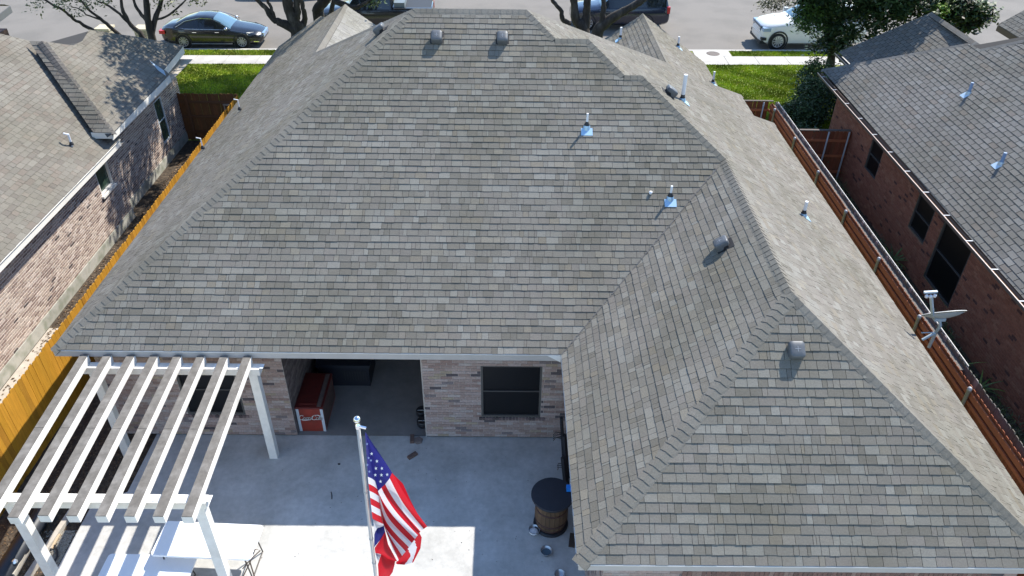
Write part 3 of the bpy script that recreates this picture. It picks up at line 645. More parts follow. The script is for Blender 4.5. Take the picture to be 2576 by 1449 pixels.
# ================================================================ FENCES
def picket_mesh(ht, wd=.138, th=.018):
    c = .028; pr = [(-wd/2, 0), (wd/2, 0), (wd/2, ht-c), (wd/2-c, ht), (-wd/2+c, ht), (-wd/2, ht-c)]
    mb = MB(); vs = [(0-th/2, y, z) for y, z in pr]+[(th/2, y, z) for y, z in pr]; n = 6
    mb.add(vs, [tuple(range(n-1, -1, -1)), tuple(range(n, 2*n))]+[(i, (i+1) % n, n+(i+1) % n, n+i) for i in range(n)]); return mb
def fence(root, a, b, ht, mat_, sides=1, name='picket', step=.143, rails=True, railm=None, tone=(.8, 1.15), jit=.012, rail_side=1, toprail=False):
    a, b = V(a), V(b); L = (b-a).length; d = (b-a).normalized(); ang = atan2(d.y, d.x)-pi/2; var = []
    for i in range(7):
        mb = picket_mesh(ht); k = random.uniform(*tone); mb.has = True; mb.c = [(k, k*random.uniform(.95, 1.05), k*random.uniform(.9, 1.1))]*len(mb.f)
        me = bpy.data.meshes.new(name); me.from_pydata(mb.v, [], mb.f); me.materials.append(mat_)
        at = me.color_attributes.new('Col', 'FLOAT_COLOR', 'CORNER'); buf = []
        for f, c in zip(mb.f, mb.c): buf += [*c, 1.0]*len(f)
        at.data.foreach_set('color', buf); var.append(me)
    s = 0; off = V(root.location)
    while s < L:
        o = bpy.data.objects.new(name, random.choice(var)); C.objects.link(o); o.parent = root
        p = a+d*s-off; o.location = (p.x+random.uniform(-.003, .003), p.y, p.z+random.uniform(-jit, jit)-.0); o.rotation_euler = (random.uniform(-.006, .006), 0, ang); s += step
    if rails:
        nrm = V((d.y, -d.x, 0))*rail_side
        for z in (.35, .95, ht-.32):
            MB().bar(a+nrm*.035+V((0, 0, z)), b+nrm*.035+V((0, 0, z)), .04, .085).build('rail', railm or mat_, root)
m_cedar_r = mat('cedar_rail', (.40, .20, .05), .8, .2, 2); m_red_r = mat('red_rail', (.36, .11, .045), .8, .2, 2)
lf = empty('wooden_fence', (-10.02, 6, 0), 'long golden cedar picket fence running between the large roof and the left house', 'fence')
fence(lf, (-10.02, 4.5, 0), (-10.02, 27.0, 0), 1.84, m_cedar, railm=m_cedar_r, rail_side=-1, jit=.016, tone=(.68, 1.2))
gf = empty('wooden_fence', (-11, 27.1, 0), 'dark brown cross fence closing the narrow left side yard before the front lawn', 'fence')
fence(gf, (-12.25, 27.1, 0), (-10.06, 27.1, 0), 1.84, m_brownf, railm=mat('brown_rail', (.14, .06, .025), .8), rail_side=1)
MB().box((-12.0, 27.0, .1), (-11.9, 27.06, 1.8)).build('post', MATS['brown_rail'], gf)
MB().box((-10.62, 27.0, 1.42), (-10.2, 27.05, 1.47)).box((-10.6, 27.0, 1.25), (-10.56, 27.04, 1.45)).build('latch', mat('latch_metal', (.4, .4, .4), .4, metal=.7), gf)
rf = empty('wooden_fence', (9.64, 6, 0), 'long reddish cedar fence with steel posts running right of the large roof', 'fence')
fence(rf, (9.64, 4, 0), (9.64, 26.86, 0), 1.86, m_red, railm=m_red_r, rail_side=-1, jit=.004)
rt = MB(); rt.box((9.595, 4, 1.64), (9.629, 26.86, 1.78)); rt.build('top_rail', m_red_r, rf)
y = 4.35
while y < 26.9:
    p = MB(); p.lathe((9.55, y, 0), [(.038, 0), (.038, 1.82), (.046, 1.82), (.046, 1.88), (.03, 1.91), (0, 1.915)], 12); p.build('post', m_galv, rf, smooth=True); y += 2.42
rg = empty('wooden_fence', (9.83, 6, 0), 'weathered grey picket fence with pale top board standing just behind the red fence', 'fence')
fence(rg, (9.83, 4, 0), (9.83, 26.9, 0), 1.87, m_grey_w, rail_side=1, tone=(.6, 1.3), jit=.02)
tb = MB(); tb.box((9.845, 12.3, 1.86), (9.862, 26.8, 1.895))
tb.build('top_board', mat('pale_board', (.55, .53, .50), .7, .25, 9), rg)
MB().box((9.66, 12.3, 1.76), (9.815, 26.8, 1.775)).build('gap_shade', mat('dark_board', (.13, .115, .10), .9, .5, 14), rg)  # dark sheet in the gap between the fences, painted as its shade
cf = empty('wooden_fence', (10.8, 24.4, 0), 'short dark red cross fence with steel posts between the long fence and the right house', 'fence')
fence(cf, (9.92, 24.4, 0), (11.68, 24.34, 0), 1.84, m_red, railm=m_red_r, rail_side=1)
MB().box((9.92, 24.36, 1.85), (11.68, 24.46, 1.88)).build('top_board', mat('dark_board2', (.12, .10, .09), .9), cf)
for x in (10.9, 11.6): MB().lathe((x, 24.28, 0), [(.03, 0), (.03, 1.85), (0, 1.87)], 10).build('post', m_galv, cf, smooth=True)
ff = empty('wooden_fence', (9.3, 26.9, 0), 'short dark red fence return closing the right side yard toward the front lawn', 'fence')
fence(ff, (8.2, 26.92, 0), (9.6, 26.92, 0), 1.86, m_red, railm=m_red_r, rail_side=1)
MB().box((8.2, 26.88, 1.865), (9.72, 26.97, 1.89)).build('top_board', MATS['dark_board2'], ff)
MB().lathe((9.35, 26.82, 0), [(.03, 0), (.03, 1.85), (0, 1.87)], 10).build('post', m_galv, ff, smooth=True)

# ================================================================ PERGOLA
pg = empty('pergola', (-6.6, 9.6, 0), 'white painted pergola with eight weathered rafters over the patio corner at lower left', 'pergola')
ZT, ZB = 2.75, 2.595
for i in range(8):
    xb = -8.28+i*.4557; xn = -8.095+i*.4467; yn = 7.6 if i != 1 else 7.56; yb = 11.40
    wn, wb_ = .178, .162
    r = MB(); vs = [(xn-wn/2, yn, ZB), (xn+wn/2, yn, ZB), (xb+wb_/2, yb, ZB), (xb-wb_/2, yb, ZB), (xn-wn/2, yn, ZT-.004), (xn+wn/2, yn, ZT-.004), (xb+wb_/2, yb, ZT-.004), (xb-wb_/2, yb, ZT-.004)]
    r.add(vs, [(0,3,2,1),(4,5,6,7),(0,1,5,4),(1,2,6,5),(2,3,7,6),(3,0,4,7)]); ro = r.build('rafter', m_paintw, pg)
    ysplit = 9.45 if i < 7 else 10.15
    for y0, y1 in ((yn, ysplit-.004), (ysplit+.004, yb)):
        t0, t1 = (y0-yn)/(yb-yn), (y1-yn)/(yb-yn); A = xn+(xb-xn)*t0; B = xn+(xb-xn)*t1; h0 = (wn+(wb_-wn)*t0)/2-.008; h1 = (wn+(wb_-wn)*t1)/2-.008
        vs = [(A-h0, y0, ZT-.004), (A+h0, y0, ZT-.004), (B+h1, y1, ZT-.004), (B-h1, y1, ZT-.004), (A-h0, y0, ZT+.012), (A+h0, y0, ZT+.012), (B+h1, y1, ZT+.012), (B-h1, y1, ZT+.012)]
        MB().add(vs, [(4,5,6,7),(0,1,5,4),(1,2,6,5),(2,3,7,6),(3,0,4,7)]).build('top_board', m_weath, ro)
for y0 in (7.99, 11.2):
    MB().box((-8.42, y0, 2.435), (-4.84, y0+.17, 2.593)).build('beam', m_paintw, pg)
for x, y in ((-8.05, 8.0), (-4.99, 8.0), (-4.99, 11.2), (-8.12, 11.2)):
    MB().box((x-.085, y+.01, .02), (x+.085, y+.16, 2.433)).build('post', m_paintw, pg)
m_pc = mat('bracket_paint', (.78, .78, .76), .5)
for y0 in (7.985, 11.195):
    for i in range(8):
        xx = -8.0+i*.449; MB().box((xx+.02, y0+.03, 2.595), (xx+.09, y0+.16, 2.603)).build('bracket', m_pc, pg)

# ================================================================ PATIO THINGS
def folding_table(c, wd, dp, z, rz, label, th=.04, legs=True):
    t = empty('folding_table', c, label, 'table', 'white folding tables by the pergola', rz)
    top = MB(); r = .06; pts = []
    for sx, sy, a0 in ((1, 1, 0), (-1, 1, 90), (-1, -1, 180), (1, -1, 270)):
        for k in range(5): a = radians(a0+k*22.5); pts.append((sx*(wd/2-r)+r*cos(a), sy*(dp/2-r)+r*sin(a)))
    n = len(pts); vs = [(x, y, z-th) for x, y in pts]+[(x, y, z-.008) for x, y in pts]+[(x*.993, y*.99, z) for x, y in pts]
    top.add(vs, [tuple(range(2*n, 3*n)), tuple(range(n-1, -1, -1))]+[(j*n+i, j*n+(i+1) % n, (j+1)*n+(i+1) % n, (j+1)*n+i) for j in (0, 1) for i in range(n)])
    top.build('table_top', mat('table_plastic', (.80, .82, .84), .45, .03, 9, bump=.1, bscale=50), t)
    if legs:
        for sx in (-1, 1):
            l = MB(); x = sx*(wd/2-.18)
            l.tube([(x, -dp/2+.1, z-th), (x+sx*.06, -dp/2+.08, .035), (x+sx*.06, dp/2-.08, .035), (x, dp/2-.1, z-th)], .014, 8); l.tube([(x+sx*.03, -dp/2+.09, z*.5), (x+sx*.03, dp/2-.09, z*.5)], .011, 8)
            l.build('leg', mat('table_leg_steel', (.10, .09, .085), .5, metal=.5), t)
    return t
folding_table((-5.42, 8.64, 0), 1.83, .74, .74, radians(-2.5), 'white folding table in full sun beside the front right pergola post')
folding_table((-6.42, 8.10, 0), 1.62, .78, .50, radians(-1), 'lower white folding table striped by rafter shadows at the bottom edge')
# bent wire stand beside the table
ws = empty('metal_stand', (-4.5, 8.2, 0), 'bent rusty metal stand leaning beside the sunlit white folding table', 'stand')
P = lambda x, y, z: atZ((580+x/4.83)*.644, (1950+y/4.83)*.644, z)
A, B_, C_ = P(2010, 940, .80), P(2110, 965, .80), P(1905, 1160, .70)
D_ = P(1905, 1440, .05); E_ = P(1790, 1440, .03)
MB().tube([P(1780, 1310, .25), C_, B_, A, P(1935, 1150, .60), P(1790, 1449, .03)], .011, 8).build('frame', mat('rusty_bar', (.13, .085, .06), .7), ws)
MB().tube([C_, V((C_.x, C_.y, .03))], .013, 8).build('leg', MATS['rusty_bar'], ws)

# barrel table
bx, by = .90, 9.60
ba = empty('barrel_table', (bx, by, .02), 'wooden barrel used as a table with a round black top beside the rear wing', 'barrel')
ba.location = (bx, by, .02)
prof = lambda z: .27+.055*(1-((z-.42)/.42)**2)
for k in range(22):
    a0, a1 = 2*pi*k/22+.008, 2*pi*(k+1)/22-.008; mb = MB(); vs = []; N = 7
    for j in range(N):
        z = .04+.80*j/(N-1); r = prof(z)
        for a in (a0, a1): vs.append((bx+r*cos(a), by+r*sin(a), .02+z))
    t = random.uniform(.7, 1.25); mb.add(vs, [(2*j, 2*j+1, 2*j+3, 2*j+2) for j in range(N-1)], (t, t, t)); mb.build('stave', m_wood, ba)
MB().lathe((bx, by, .02), [(.262, .05), (.262, .82), (0, .82)], 22).build('barrel_core', m_rub, ba)
for z in (.10, .26, .58, .74): MB().lathe((bx, by, .02), [(prof(z)+.001, z-.022), (prof(z)+.006, z-.022), (prof(z+.02)+.006, z+.022), (prof(z+.02)+.001, z+.022)], 26).build('hoop', mat('rusty_hoop', (.06, .025, .02), .6), ba, smooth=True)
MB().lathe((bx, by, .02), [(0, .0), (.34, .0), (.345, .03), (.33, .05), (.27, .055)], 28).build('base_ring', m_black, ba, smooth=True)
MB().lathe((bx, by, .02), [(.36, .84), (.405, .845), (.41, .86), (.41, .885), (.403, .895), (0, .897)], 36).build('table_top', mat('black_top', (.016, .018, .026), .55, .2, 10), ba)
bb = MB(); bb.box((bx+.27, by+.05, .92), (bx+.36, by+.16, 1.0)); tag(bb.build('blue_packet', mat('bright_blue', (.02, .25, .8), .4)), 'small bright blue packet lying on the black barrel top by the roof edge', 'packet')
for (x, y, r, lab) in ((.57, 9.40, .115, 'steel bowl half full of white feed, left of the barrel'), (.79, 8.92, .115, 'empty steel bowl on the patio in front of the barrel'), (1.02, 8.42, .105, 'steel bowl at the bottom edge nearest the wing wall')):
    b = empty('pet_bowl', (x, y, .02), lab, 'bowl', 'steel bowls on the patio')
    k = MB(); k.lathe((x, y, .022), [(0, .0), (r*.72, 0), (r*.9, .075), (r, .085), (r*1.02, .08), (r*.96, .07), (r*.70, .012), (0, .012)], 26); k.build('dish', mat('brushed_steel', (.42, .44, .46), .3, .1, 20, metal=.85), b, smooth=True)
    k = MB(); k.lathe((x, y, .022), [(r*.84, .05), (0, .052)], 22)
    if x < .7: 
        k = MB(); k.lathe((x-.01, y-.02, .022), [(r*.80, .035), (r*.6, .058), (r*.3, .065), (0, .066)], 20); k.build('feed', mat('white_feed', (.7, .7, .7), .8, .2, 40), b, smooth=True)
    elif y > 8.6: k = MB(); k.lathe((x, y, .022), [(r*.76, .03), (0, .03)], 22); k.build('water', mat('bowl_water', (.10, .16, .20), .05, spec=.8), b)
# dark planter things against the wing wall
gr = empty('garden_rack', (1.28, 11.0, .02), 'dark metal rack with claw hooks standing against the wing wall by the inner corner', 'rack')
k = MB(); k.bar((1.25, 11.35, .02), (1.13, 11.2, 1.35), .05, .05); k.bar((1.30, 10.75, .02), (1.18, 10.85, 1.2), .09, .07); k.bar((1.27, 10.4, .02), (1.16, 10.5, .95), .10, .08); k.build('upright', m_black, gr)
k = MB()
for j in range(4): k.tube([(1.15, 10.95+j*.05, 1.0), (1.02, 10.95+j*.05, 1.03), (.97, 10.93+j*.05, .95)], .009, 6)
for j in range(3): k.tube([(1.16, 10.45+j*.05, .7), (1.07, 10.45+j*.05, .70), (1.05, 10.43+j*.05, .64)], .008, 6)
k.build('hook', m_black, gr)
k = MB(); k.bar((1.28, 9.05, .03), (1.33, 9.35, .03), .12, .05); tag(k.build('wood_block', mat('dark_wood_block', (.06, .04, .03), .8)), 'dark wood block lying behind the barrel at the wing wall', 'wood block')

# loose masonry on the patio
def at_patio(x, y): return atZ(x, y, .02)
def chunk(name, pts, z, label, cat, m_, h, grp=None):
    mb = MB(); n = len(pts); c = sum((V((p[0], p[1], 0)) for p in pts), V())/n
    vs = [(p[0], p[1], z) for p in pts]+[(c.x+(p[0]-c.x)*.93, c.y+(p[1]-c.y)*.93, z+h) for p in pts]
    mb.add(vs, [tuple(range(n, 2*n))]+[(i, (i+1) % n, n+(i+1) % n, n+i) for i in range(n)]); return tag(mb.build(name, m_), label, cat, grp)
p = at_patio(1052, 1110); hx = [(p.x+.105*cos(a)*1.0, p.y+.10*sin(a)) for a in [radians(20+60*i) for i in range(6)]]
chunk('paver', hx, .02, 'grey-brown six-sided paving stone at the porch edge', 'paver', mat('paver_stone', (.17, .14, .13), .9, .3, 30), .06)
def loose_brick(x, y, rz, lab):
    p = at_patio(x, y); c, s_ = cos(rz), sin(rz)
    chunk('brick', [(p.x+a*c-b*s_, p.y+a*s_+b*c) for a, b in ((-.115, -.045), (.115, -.045), (.115, .045), (-.115, .045))], .02, lab, 'brick', mat('loose_brick', (.13, .085, .07), .9, .35, 30), .06, 'loose bricks on the patio')
loose_brick(1037, 1106, radians(95), 'loose brown brick standing beside the six-sided paver at the porch edge')
loose_brick(1038, 1148, radians(42), 'lone brown brick lying diagonally on the patio in front of the porch')
tw = MB(); p = at_patio(833, 1238); q = at_patio(835, 1256); tw.tube([p+V((0, 0, .008)), (p+q)/2+V((.008, 0, .01)), q+V((0, 0, .008))], .009, 6); tag(tw.build('twig', m_bark), 'short dark stick lying on the patio left of the flagpole', 'stick')
p = at_patio(853, 1168); tag(MB().box((p.x-.025, p.y-.012, .02), (p.x+.025, p.y+.012, .04)).build('wood_chip', m_bark), 'small black chip on the shaded patio left of the flag top', 'wood chip')
lit = MB()
for _ in range(70):
    x, y = random.uniform(-4.8, 1.0), random.uniform(7.3, 11.6); a = random.uniform(0, pi); l_, w2 = random.uniform(.008, .022), random.uniform(.004, .008)
    lit.add([(x-l_*cos(a), y-l_*sin(a), .0245), (x+w2*sin(a), y-w2*cos(a), .027), (x+l_*cos(a), y+l_*sin(a), .0245), (x-w2*sin(a), y+w2*cos(a), .028)], [(0, 1, 2, 3)])
lit.build('fallen_leaves', mat('dry_leaf', (.05, .035, .02), .9), kind='stuff')

# ---- red cooler with script lettering
ck = empty('cooler_chest', (-4.28, 12.5, .024), 'old red Coca-Cola cooler chest with silver corner strips on the shaded porch', 'cooler')
X0, X1, Y0, Y1 = -4.60, -4.02, 12.02, 13.10; zc = .72
m_redp = mat('worn_red_paint', (.24, .028, .016), .5, .25, 5, col2=(.20, .035, .02), c2scale=4)
MB().box((X0, Y0, .03), (X1, Y1, zc)).build('chest', m_redp, ck)
MB().box((X0-.015, Y0-.015, zc), (X1+.015, Y1+.015, zc+.05)).box((X0+.06, Y0+.08, zc+.05), (X1-.13, Y1-.08, zc+.075)).build('lid', mat('dark_red_lid', (.10, .012, .010), .5, .3, 6), ck)
MB().box((X1-.12, Y0+.02, zc+.05), (X1-.03, Y1-.02, zc+.062)).build('lid_trim', mat('worn_trim', (.12, .09, .08), .6, .3, 8), ck)
for x0, x1 in ((X0-.004, X0+.055), (X1-.055, X1+.004)): MB().box((x0, Y0-.008, .03), (x1, Y0+.0, zc-.01)).box((x0, Y0, .03), (x0+.008, Y0+.05, zc-.01)).build('corner_strip', mat('pale_silver', (.60, .65, .70), .4, metal=.3), ck)
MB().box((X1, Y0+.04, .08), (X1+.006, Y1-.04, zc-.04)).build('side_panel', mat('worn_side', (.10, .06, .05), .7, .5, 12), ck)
# lettering as ribbons: strokes in a slanted script, unit height
def arc(cx, cy, rx, ry, a0, a1, n=12): return [(cx+rx*cos(radians(a0+(a1-a0)*i/n)), cy+ry*sin(radians(a0+(a1-a0)*i/n))) for i in range(n+1)]
def letter(ch, x):
    if ch == 'C': return [[(x+.62, .80)]+arc(x+.42, .72, .24, .26, 20, 95, 6)+arc(x+.42, .46, .42, .52, 95, 290, 14)+[(x+.72, .12), (x+.85, .25)]], .80
    if ch == 'o': return [arc(x+.22, .24, .20, .24, 90, 450, 14)+[(x+.36, .42), (x+.5, .40)]], .46
    if ch == 'c': return [[(x+.36, .38)]+arc(x+.22, .24, .20, .24, 60, 310, 12)+[(x+.48, .18)]], .44
    if ch == 'a': return [arc(x+.20, .24, .19, .24, 40, 400, 14), [(x+.39, .46), (x+.36, .10), (x+.42, .0), (x+.54, .14)]], .50
    if ch == 'l': return [[(x+.05, .15), (x+.22, .7), (x+.24, .95), (x+.15, .98), (x+.10, .75), (x+.12, .15), (x+.2, .0), (x+.32, .12)]], .28
    if ch == '-': return [[(x+.02, .28), (x+.16, .30)]], .18
    return [], .3
tx = MB(); x = 0; SC = .128
strokes = []
for ch in 'Coca-Cola': st, ad = letter(ch, x); strokes += st; x += ad
strokes.append([(.45, -.02), (.8, -.22), (1.3, -.2), (1.9, -.08), (2.2, -.06)]); strokes.append([(2.7, 1.0), (3.3, 1.08), (3.9, .86), (4.2, .9)])
totw = x
for st in strokes:
    for i in range(len(st)-1):
        (xa, za), (xb, zb_) = st[i], st[i+1]; d = hypot(xb-xa, zb_-za) or 1e-3; dx, dz = (xb-xa)/d, (zb_-za)/d; hw = .085 if abs(dz) > .5 else .06
        q = []
        for (x_, z_), sg in (((xa-dx*.02, za-dz*.02), 1), ((xb+dx*.02, zb_+dz*.02), 1), ((xb+dx*.02, zb_+dz*.02), -1), ((xa-dx*.02, za-dz*.02), -1)):
            xx, zz = x_-dz*hw*sg, z_+dx*hw*sg; q.append(((X0+X1)/2+(xx+zz*.28-totw/2)*SC*.92, Y0-.012, .40+zz*SC))
        tx.add(q, [(3, 2, 1, 0)])
tx.build('lettering', mat('white_lettering', (.8, .78, .75), .6), ck)
# dark deck box further back on the porch
kb_ = empty('storage_box', (-3.75, 14.0, .024), 'dark blue-grey plastic storage box with slotted vents at the back of the porch', 'storage box')
MB().box((-4.45, 13.5, .03), (-3.25, 14.3, .62)).build('tub', mat('navy_plastic', (.010, .012, .020), .5), kb_)
MB().box((-4.49, 13.46, .62), (-3.21, 14.34, .70)).build('lid', mat('navy_lid', (.014, .018, .028), .45), kb_)
for i in range(9): MB().box((-3.85+i*.062, 13.488, .2), (-3.825+i*.062, 13.502, .5)).build('slot', m_rub, kb_)
for z, lab in ((.0, 'lower'), (.0, 'upper')): pass
for (x_, y_, lab) in ((-1.93, 12.55, 'dark round pot with handle at the right porch wall, the farther of two'), (-1.88, 12.22, 'dark round pot at the right porch wall, the nearer of two')):
    pt = empty('pot', (x_, y_, .024), lab, 'pot', 'dark pots at the porch corner')
    MB().lathe((x_, y_, .024), [(0, 0), (.10, .0), (.13, .06), (.13, .16), (.115, .18), (.10, .17), (.0, .15)], 20).build('bowl', mat('black_iron', (.02, .022, .026), .4), pt, smooth=True)
    MB().tube([(x_-.12, y_, .17), (x_-.06, y_-.05, .23), (x_+.06, y_-.05, .23), (x_+.12, y_, .17)], .007, 6).build('handle', m_galv, pt)

# ---- lower left corner things
pp = empty('drain_pipe', (-8.9, 7.5, 0), 'thick black ribbed pipe lying along the mulch bed at the lower left corner', 'pipe')
a, b = atZ(110, 1290, .12), atZ(10, 1440, .12); d = (b-a); pts = [a+d*t/14 for t in range(-2, 17)]
MB().tube(pts, [.17+(.008 if i % 2 else 0) for i in range(len(pts))], 14).build('tube', mat('black_pipe', (.02, .024, .032), .5), pp, smooth=True)
tmb = MB(); tmb.bar(atZ(120, 1290, .06), atZ(28, 1449, .06), .14, .12); tag(tmb.build('landscape_timber', mat('timber_grey', (.42, .38, .32), .9, .2, 6)), 'pale grey landscape timber edging the mulch bed under the pergola', 'timber')
tmb = MB(); tmb.bar(atZ(205, 1250, .05), atZ(38, 1500, .05), .10, .10); tag(tmb.build('landscape_timber', MATS['timber_grey']), 'narrow grey-green timber running from the front pergola post into the mulch', 'timber')
p = atZ(36, 1412, .24); k = MB(); k.lathe(p-V((0, 0, .06)), [(0, 0), (.045, .015), (.055, .05), (.035, .085), (0, .095)], 14); tag(k.build('glass_ball', mat('clear_ball', (.6, .64, .68), .1, metal=.7)), 'small shiny silver ball resting on the black pipe at lower left', 'ball')
br = empty('broom_head', (-8.1, 9.0, .02), 'white-bristled broom head with wooden bar lying in the gravel patch by the pergola', 'broom')
a, b = atZ(150, 1344, .05), atZ(130, 1380, .05); MB().bar(a, b, .04, .03).build('bar', mat('broom_wood', (.45, .34, .22), .7), br)
k = MB()
for i in range(26):
    q = a+(b-a)*(i/25); k.bar(q, q+V((-.09, .03, -.01)), .006, .01)
k.build('bristles', mat('bristle', (.55, .62, .75), .7), br, kind='stuff')
ho = MB(); ho.tube([atZ(x, y, .05) for x, y in ((137, 1372), (143, 1385), (144, 1400), (137, 1412))], .02, 8); tag(ho.build('rubber_hose', m_rub, smooth=True), 'short curved black hose piece in the pale gravel patch', 'hose')
gv = MB()
for _ in range(5200):
    t = random.random(); p = atZ(random.gauss(158, 16), random.uniform(1335, 1440), .01); x, y = p.x, p.y
    if x > -8.36: continue
    s_ = random.uniform(.008, .02); a = random.uniform(0, 3); k = random.uniform(.5, 1.2)
    gv.add([(x+s_*cos(a+j*2.1), y+s_*sin(a+j*2.1), .006) for j in range(3)]+[(x, y, .006+s_*.8)], [(0, 1, 3), (1, 2, 3), (2, 0, 3)], (.42*k, .39*k, .33*k))
gv.build('gravel', mat('gravel_stone', (1, 1, 1), .9, attr=True), kind='stuff')
mc = MB()
for _ in range(9000):
    x, y = random.uniform(-9.9, -7.78), random.uniform(6.6, 11.8)
    if x > -8.36 and y < 10.1: continue
    s_ = random.uniform(.01, .035); a = random.uniform(0, 6.3); k = random.uniform(.4, 1.6); h = random.uniform(.004, .02); c = random.choice(((.06, .04, .025), (.10, .06, .03), (.05, .045, .035), (.16, .10, .05)))
    mc.add([(x-s_*cos(a), y-s_*sin(a), .004), (x+s_*.3*sin(a), y-s_*.3*cos(a), h), (x+s_*cos(a), y+s_*sin(a), .006), (x-s_*.3*sin(a), y+s_*.3*cos(a), h*.7)], [(0, 1, 2, 3)], tuple(q*k for q in c))
mc.build('mulch', mat('mulch_chip', (1, 1, 1), .9, attr=True), kind='stuff')
lb = MB()
for _ in range(7000):
    x, y = random.uniform(-11.9, -10.1), random.uniform(9, 26.5)
    if random.random() > (.25+.75*(y > 15)): continue
    s_ = random.uniform(.02, .05); a = random.uniform(0, 6.3); k = random.uniform(.6, 1.5); c = random.choice(((.13, .08, .04), (.09, .055, .03), (.2, .14, .09)))
    lb.add([(x-s_*cos(a), y-s_*sin(a), .01), (x+s_*.5*sin(a), y-s_*.5*cos(a), .03), (x+s_*cos(a), y+s_*sin(a), .012), (x-s_*.5*sin(a), y+s_*.5*cos(a), .025)], [(0, 1, 2, 3)], tuple(q*k for q in c))
lb.build('leaf_litter', MATS['mulch_chip'], kind='stuff')
tag(sheet('side_walk', [(-11.95, 5), (-10.5, 5), (-10.5, 15.6), (-11.95, 15.6)], .006, mat('pale_dirt', (.42, .37, .31), .95, .2, 5)), kind='structure')

# ================================================================ FLAGPOLE AND FLAGS
YF = 5.5
pole = empty('flagpole', (-1.75, YF, 0), 'slim grey flagpole with a shiny ball finial standing on the patio', 'flagpole')
PXb, PXt = atY(945, 1449, YF), atY(901, 1070, YF)
pxm = (PXb.x+PXt.x)/2; top = atY(900, 1068, YF)
dirv = (top-atY(945, 1449, YF)).normalized(); base = top-dirv*(top.z/dirv.z)
pole.location = (base.x, base.y, 0)
MB().tube([base, base+(top-base)*.45, base+(top-base)*.45, top], [.0225, .0225, .0205, .02], 16).build('shaft', mat('dull_aluminium', (.50, .47, .43), .45, .1, 5, metal=.35), pole, smooth=True)
fb = top+V((0, 0, .072))
MB().lathe(fb, [(.0, -.04)]+[(.038*cos(radians(a)), .038*sin(radians(a))) for a in range(-75, 91, 15)], 20).build('finial', m_chrome, pole, smooth=True)
k = MB(); k.lathe(top, [(.022, -.05), (.027, -.05), (.027, 0), (.016, .02), (.010, .036)], 14); k.bar(top+V((.02, -.01, -.02)), top+V((.085, -.02, -.03)), .02, .02); k.build('truck', m_chrome, pole)
for y in (1237, 1355, 1415): q = atY(900+(y-1068)*45/381, y, YF); MB().lathe(q, [(.021, -.01), (.0255, -.01), (.0255, .01), (.021, .01)], 14).build('ring', m_galv, pole)

def z6(x, y): return (644+.25*x, 1087+.25*y)
def patch(mb, rows, colfn, nu=24, nv=40, dy=lambda s, t: 0, off=0.0, byv=False):
    """bilinear sheet through a grid of control points (rows of (x,y) with their flag coordinates (u,v))"""
    R_ = len(rows); K = len(rows[0])
    def rowat(r, t):
        if byv:
            t = min(t, r[-1][3])
            for j in range(len(r)-1):
                if t <= r[j+1][3]+1e-9: b = (t-r[j][3])/max(r[j+1][3]-r[j][3], 1e-6); return [r[j][q]*(1-b)+r[j+1][q]*b for q in range(4)]
            return list(r[-1])
        ft = t*(len(r)-1); j = min(int(ft), len(r)-2); b = ft-j; return [r[j][q]*(1-b)+r[j+1][q]*b for q in range(4)]
    def ev(s, t):
        fs_ = s*(R_-1); i = min(int(fs_), R_-2); a = fs_-i
        if byv:      # smooth curve through the rows
            p = [rowat(rows[max(0, min(R_-1, k))], t) for k in (i-1, i, i+1, i+2)]
            o = [.5*(2*p[1][q]+(p[2][q]-p[0][q])*a+(2*p[0][q]-5*p[1][q]+4*p[2][q]-p[3][q])*a*a+(p[3][q]-p[0][q]-3*p[2][q]+3*p[1][q])*a**3) for q in (0, 1)]
            return o+[p[1][2]*(1-a)+p[2][2]*a, p[1][3]*(1-a)+p[2][3]*a]
        p, r = rowat(rows[i], t), rowat(rows[i+1], t)
        return [p[q]*(1-a)+r[q]*a for q in range(4)]
    vs = []; uv = []
    for i in range(nu+1):
        for j in range(nv+1):
            x, y, fu, fv = ev(i/nu, j/nv); vs.append(atY(*z6(x, y), YF+off+dy(i/nu, j/nv))); uv.append((fu, fv))
    for i in range(nu):
        for j in range(nv):
            a = i*(nv+1)+j
            if byv and (vs[a]-vs[a+1]).length+(vs[a+nv+1]-vs[a+nv+2]).length < 1e-5: continue
            q = (a, a+1, a+nv+2, a+nv+1); cu_ = sum(uv[k][0] for k in q)/4; cv = (j+.5)/nv if byv else sum(uv[k][1] for k in q)/4
            mb.add([vs[k] for k in q], [(0, 1, 2, 3)], colfn(cu_, cv))
RED, WHT, BLU = (.50, .010, .022), (.66, .64, .68), (.018, .02, .16)
def usa(u, v):
    if u < .4 and v < 7/13: return BLU
    return RED if int(min(v, .999)*13) % 2 == 0 else WHT
m_cloth = mat('flag_nylon', (1, 1, 1), .5, .05, 20, attr=True, spec=.3)
n_ = m_cloth.node_tree; trn = n_.nodes.new('ShaderNodeBsdfTranslucent'); mx_ = n_.nodes.new('ShaderNodeMixShader'); mx_.inputs[0].default_value = .45
bs_ = n_.nodes['Principled BSDF']; n_.links.new(bs_.inputs['Base Color'].links[0].from_socket, trn.inputs[0]); n_.links.new(bs_.outputs[0], mx_.inputs[1]); n_.links.new(trn.outputs[0], mx_.inputs[2])
n_.links.new(mx_.outputs[0], n_.nodes['Material Output'].inputs[0])
fl = empty('flag', (base.x, YF, 5), 'United States flag hanging limp in folds from the flagpole', 'flag')
cm = MB()
# strip next to the pole
patch(cm, [[(1097, 0, .0, .0), (1125, 450, .0, 7/13), (1172, 870, .0, 1.0)], [(1112, 15, .05, 0), (1170, 470, .05, 7/13), (1225, 900, .08, 1.0)], [(1135, 50, .1, 0), (1212, 505, .1, 7/13), (1283, 925, .16, 1.0)]],
      usa, 12, 78, lambda s, t: -.03*sin(s*2.4), .02, byv=True)
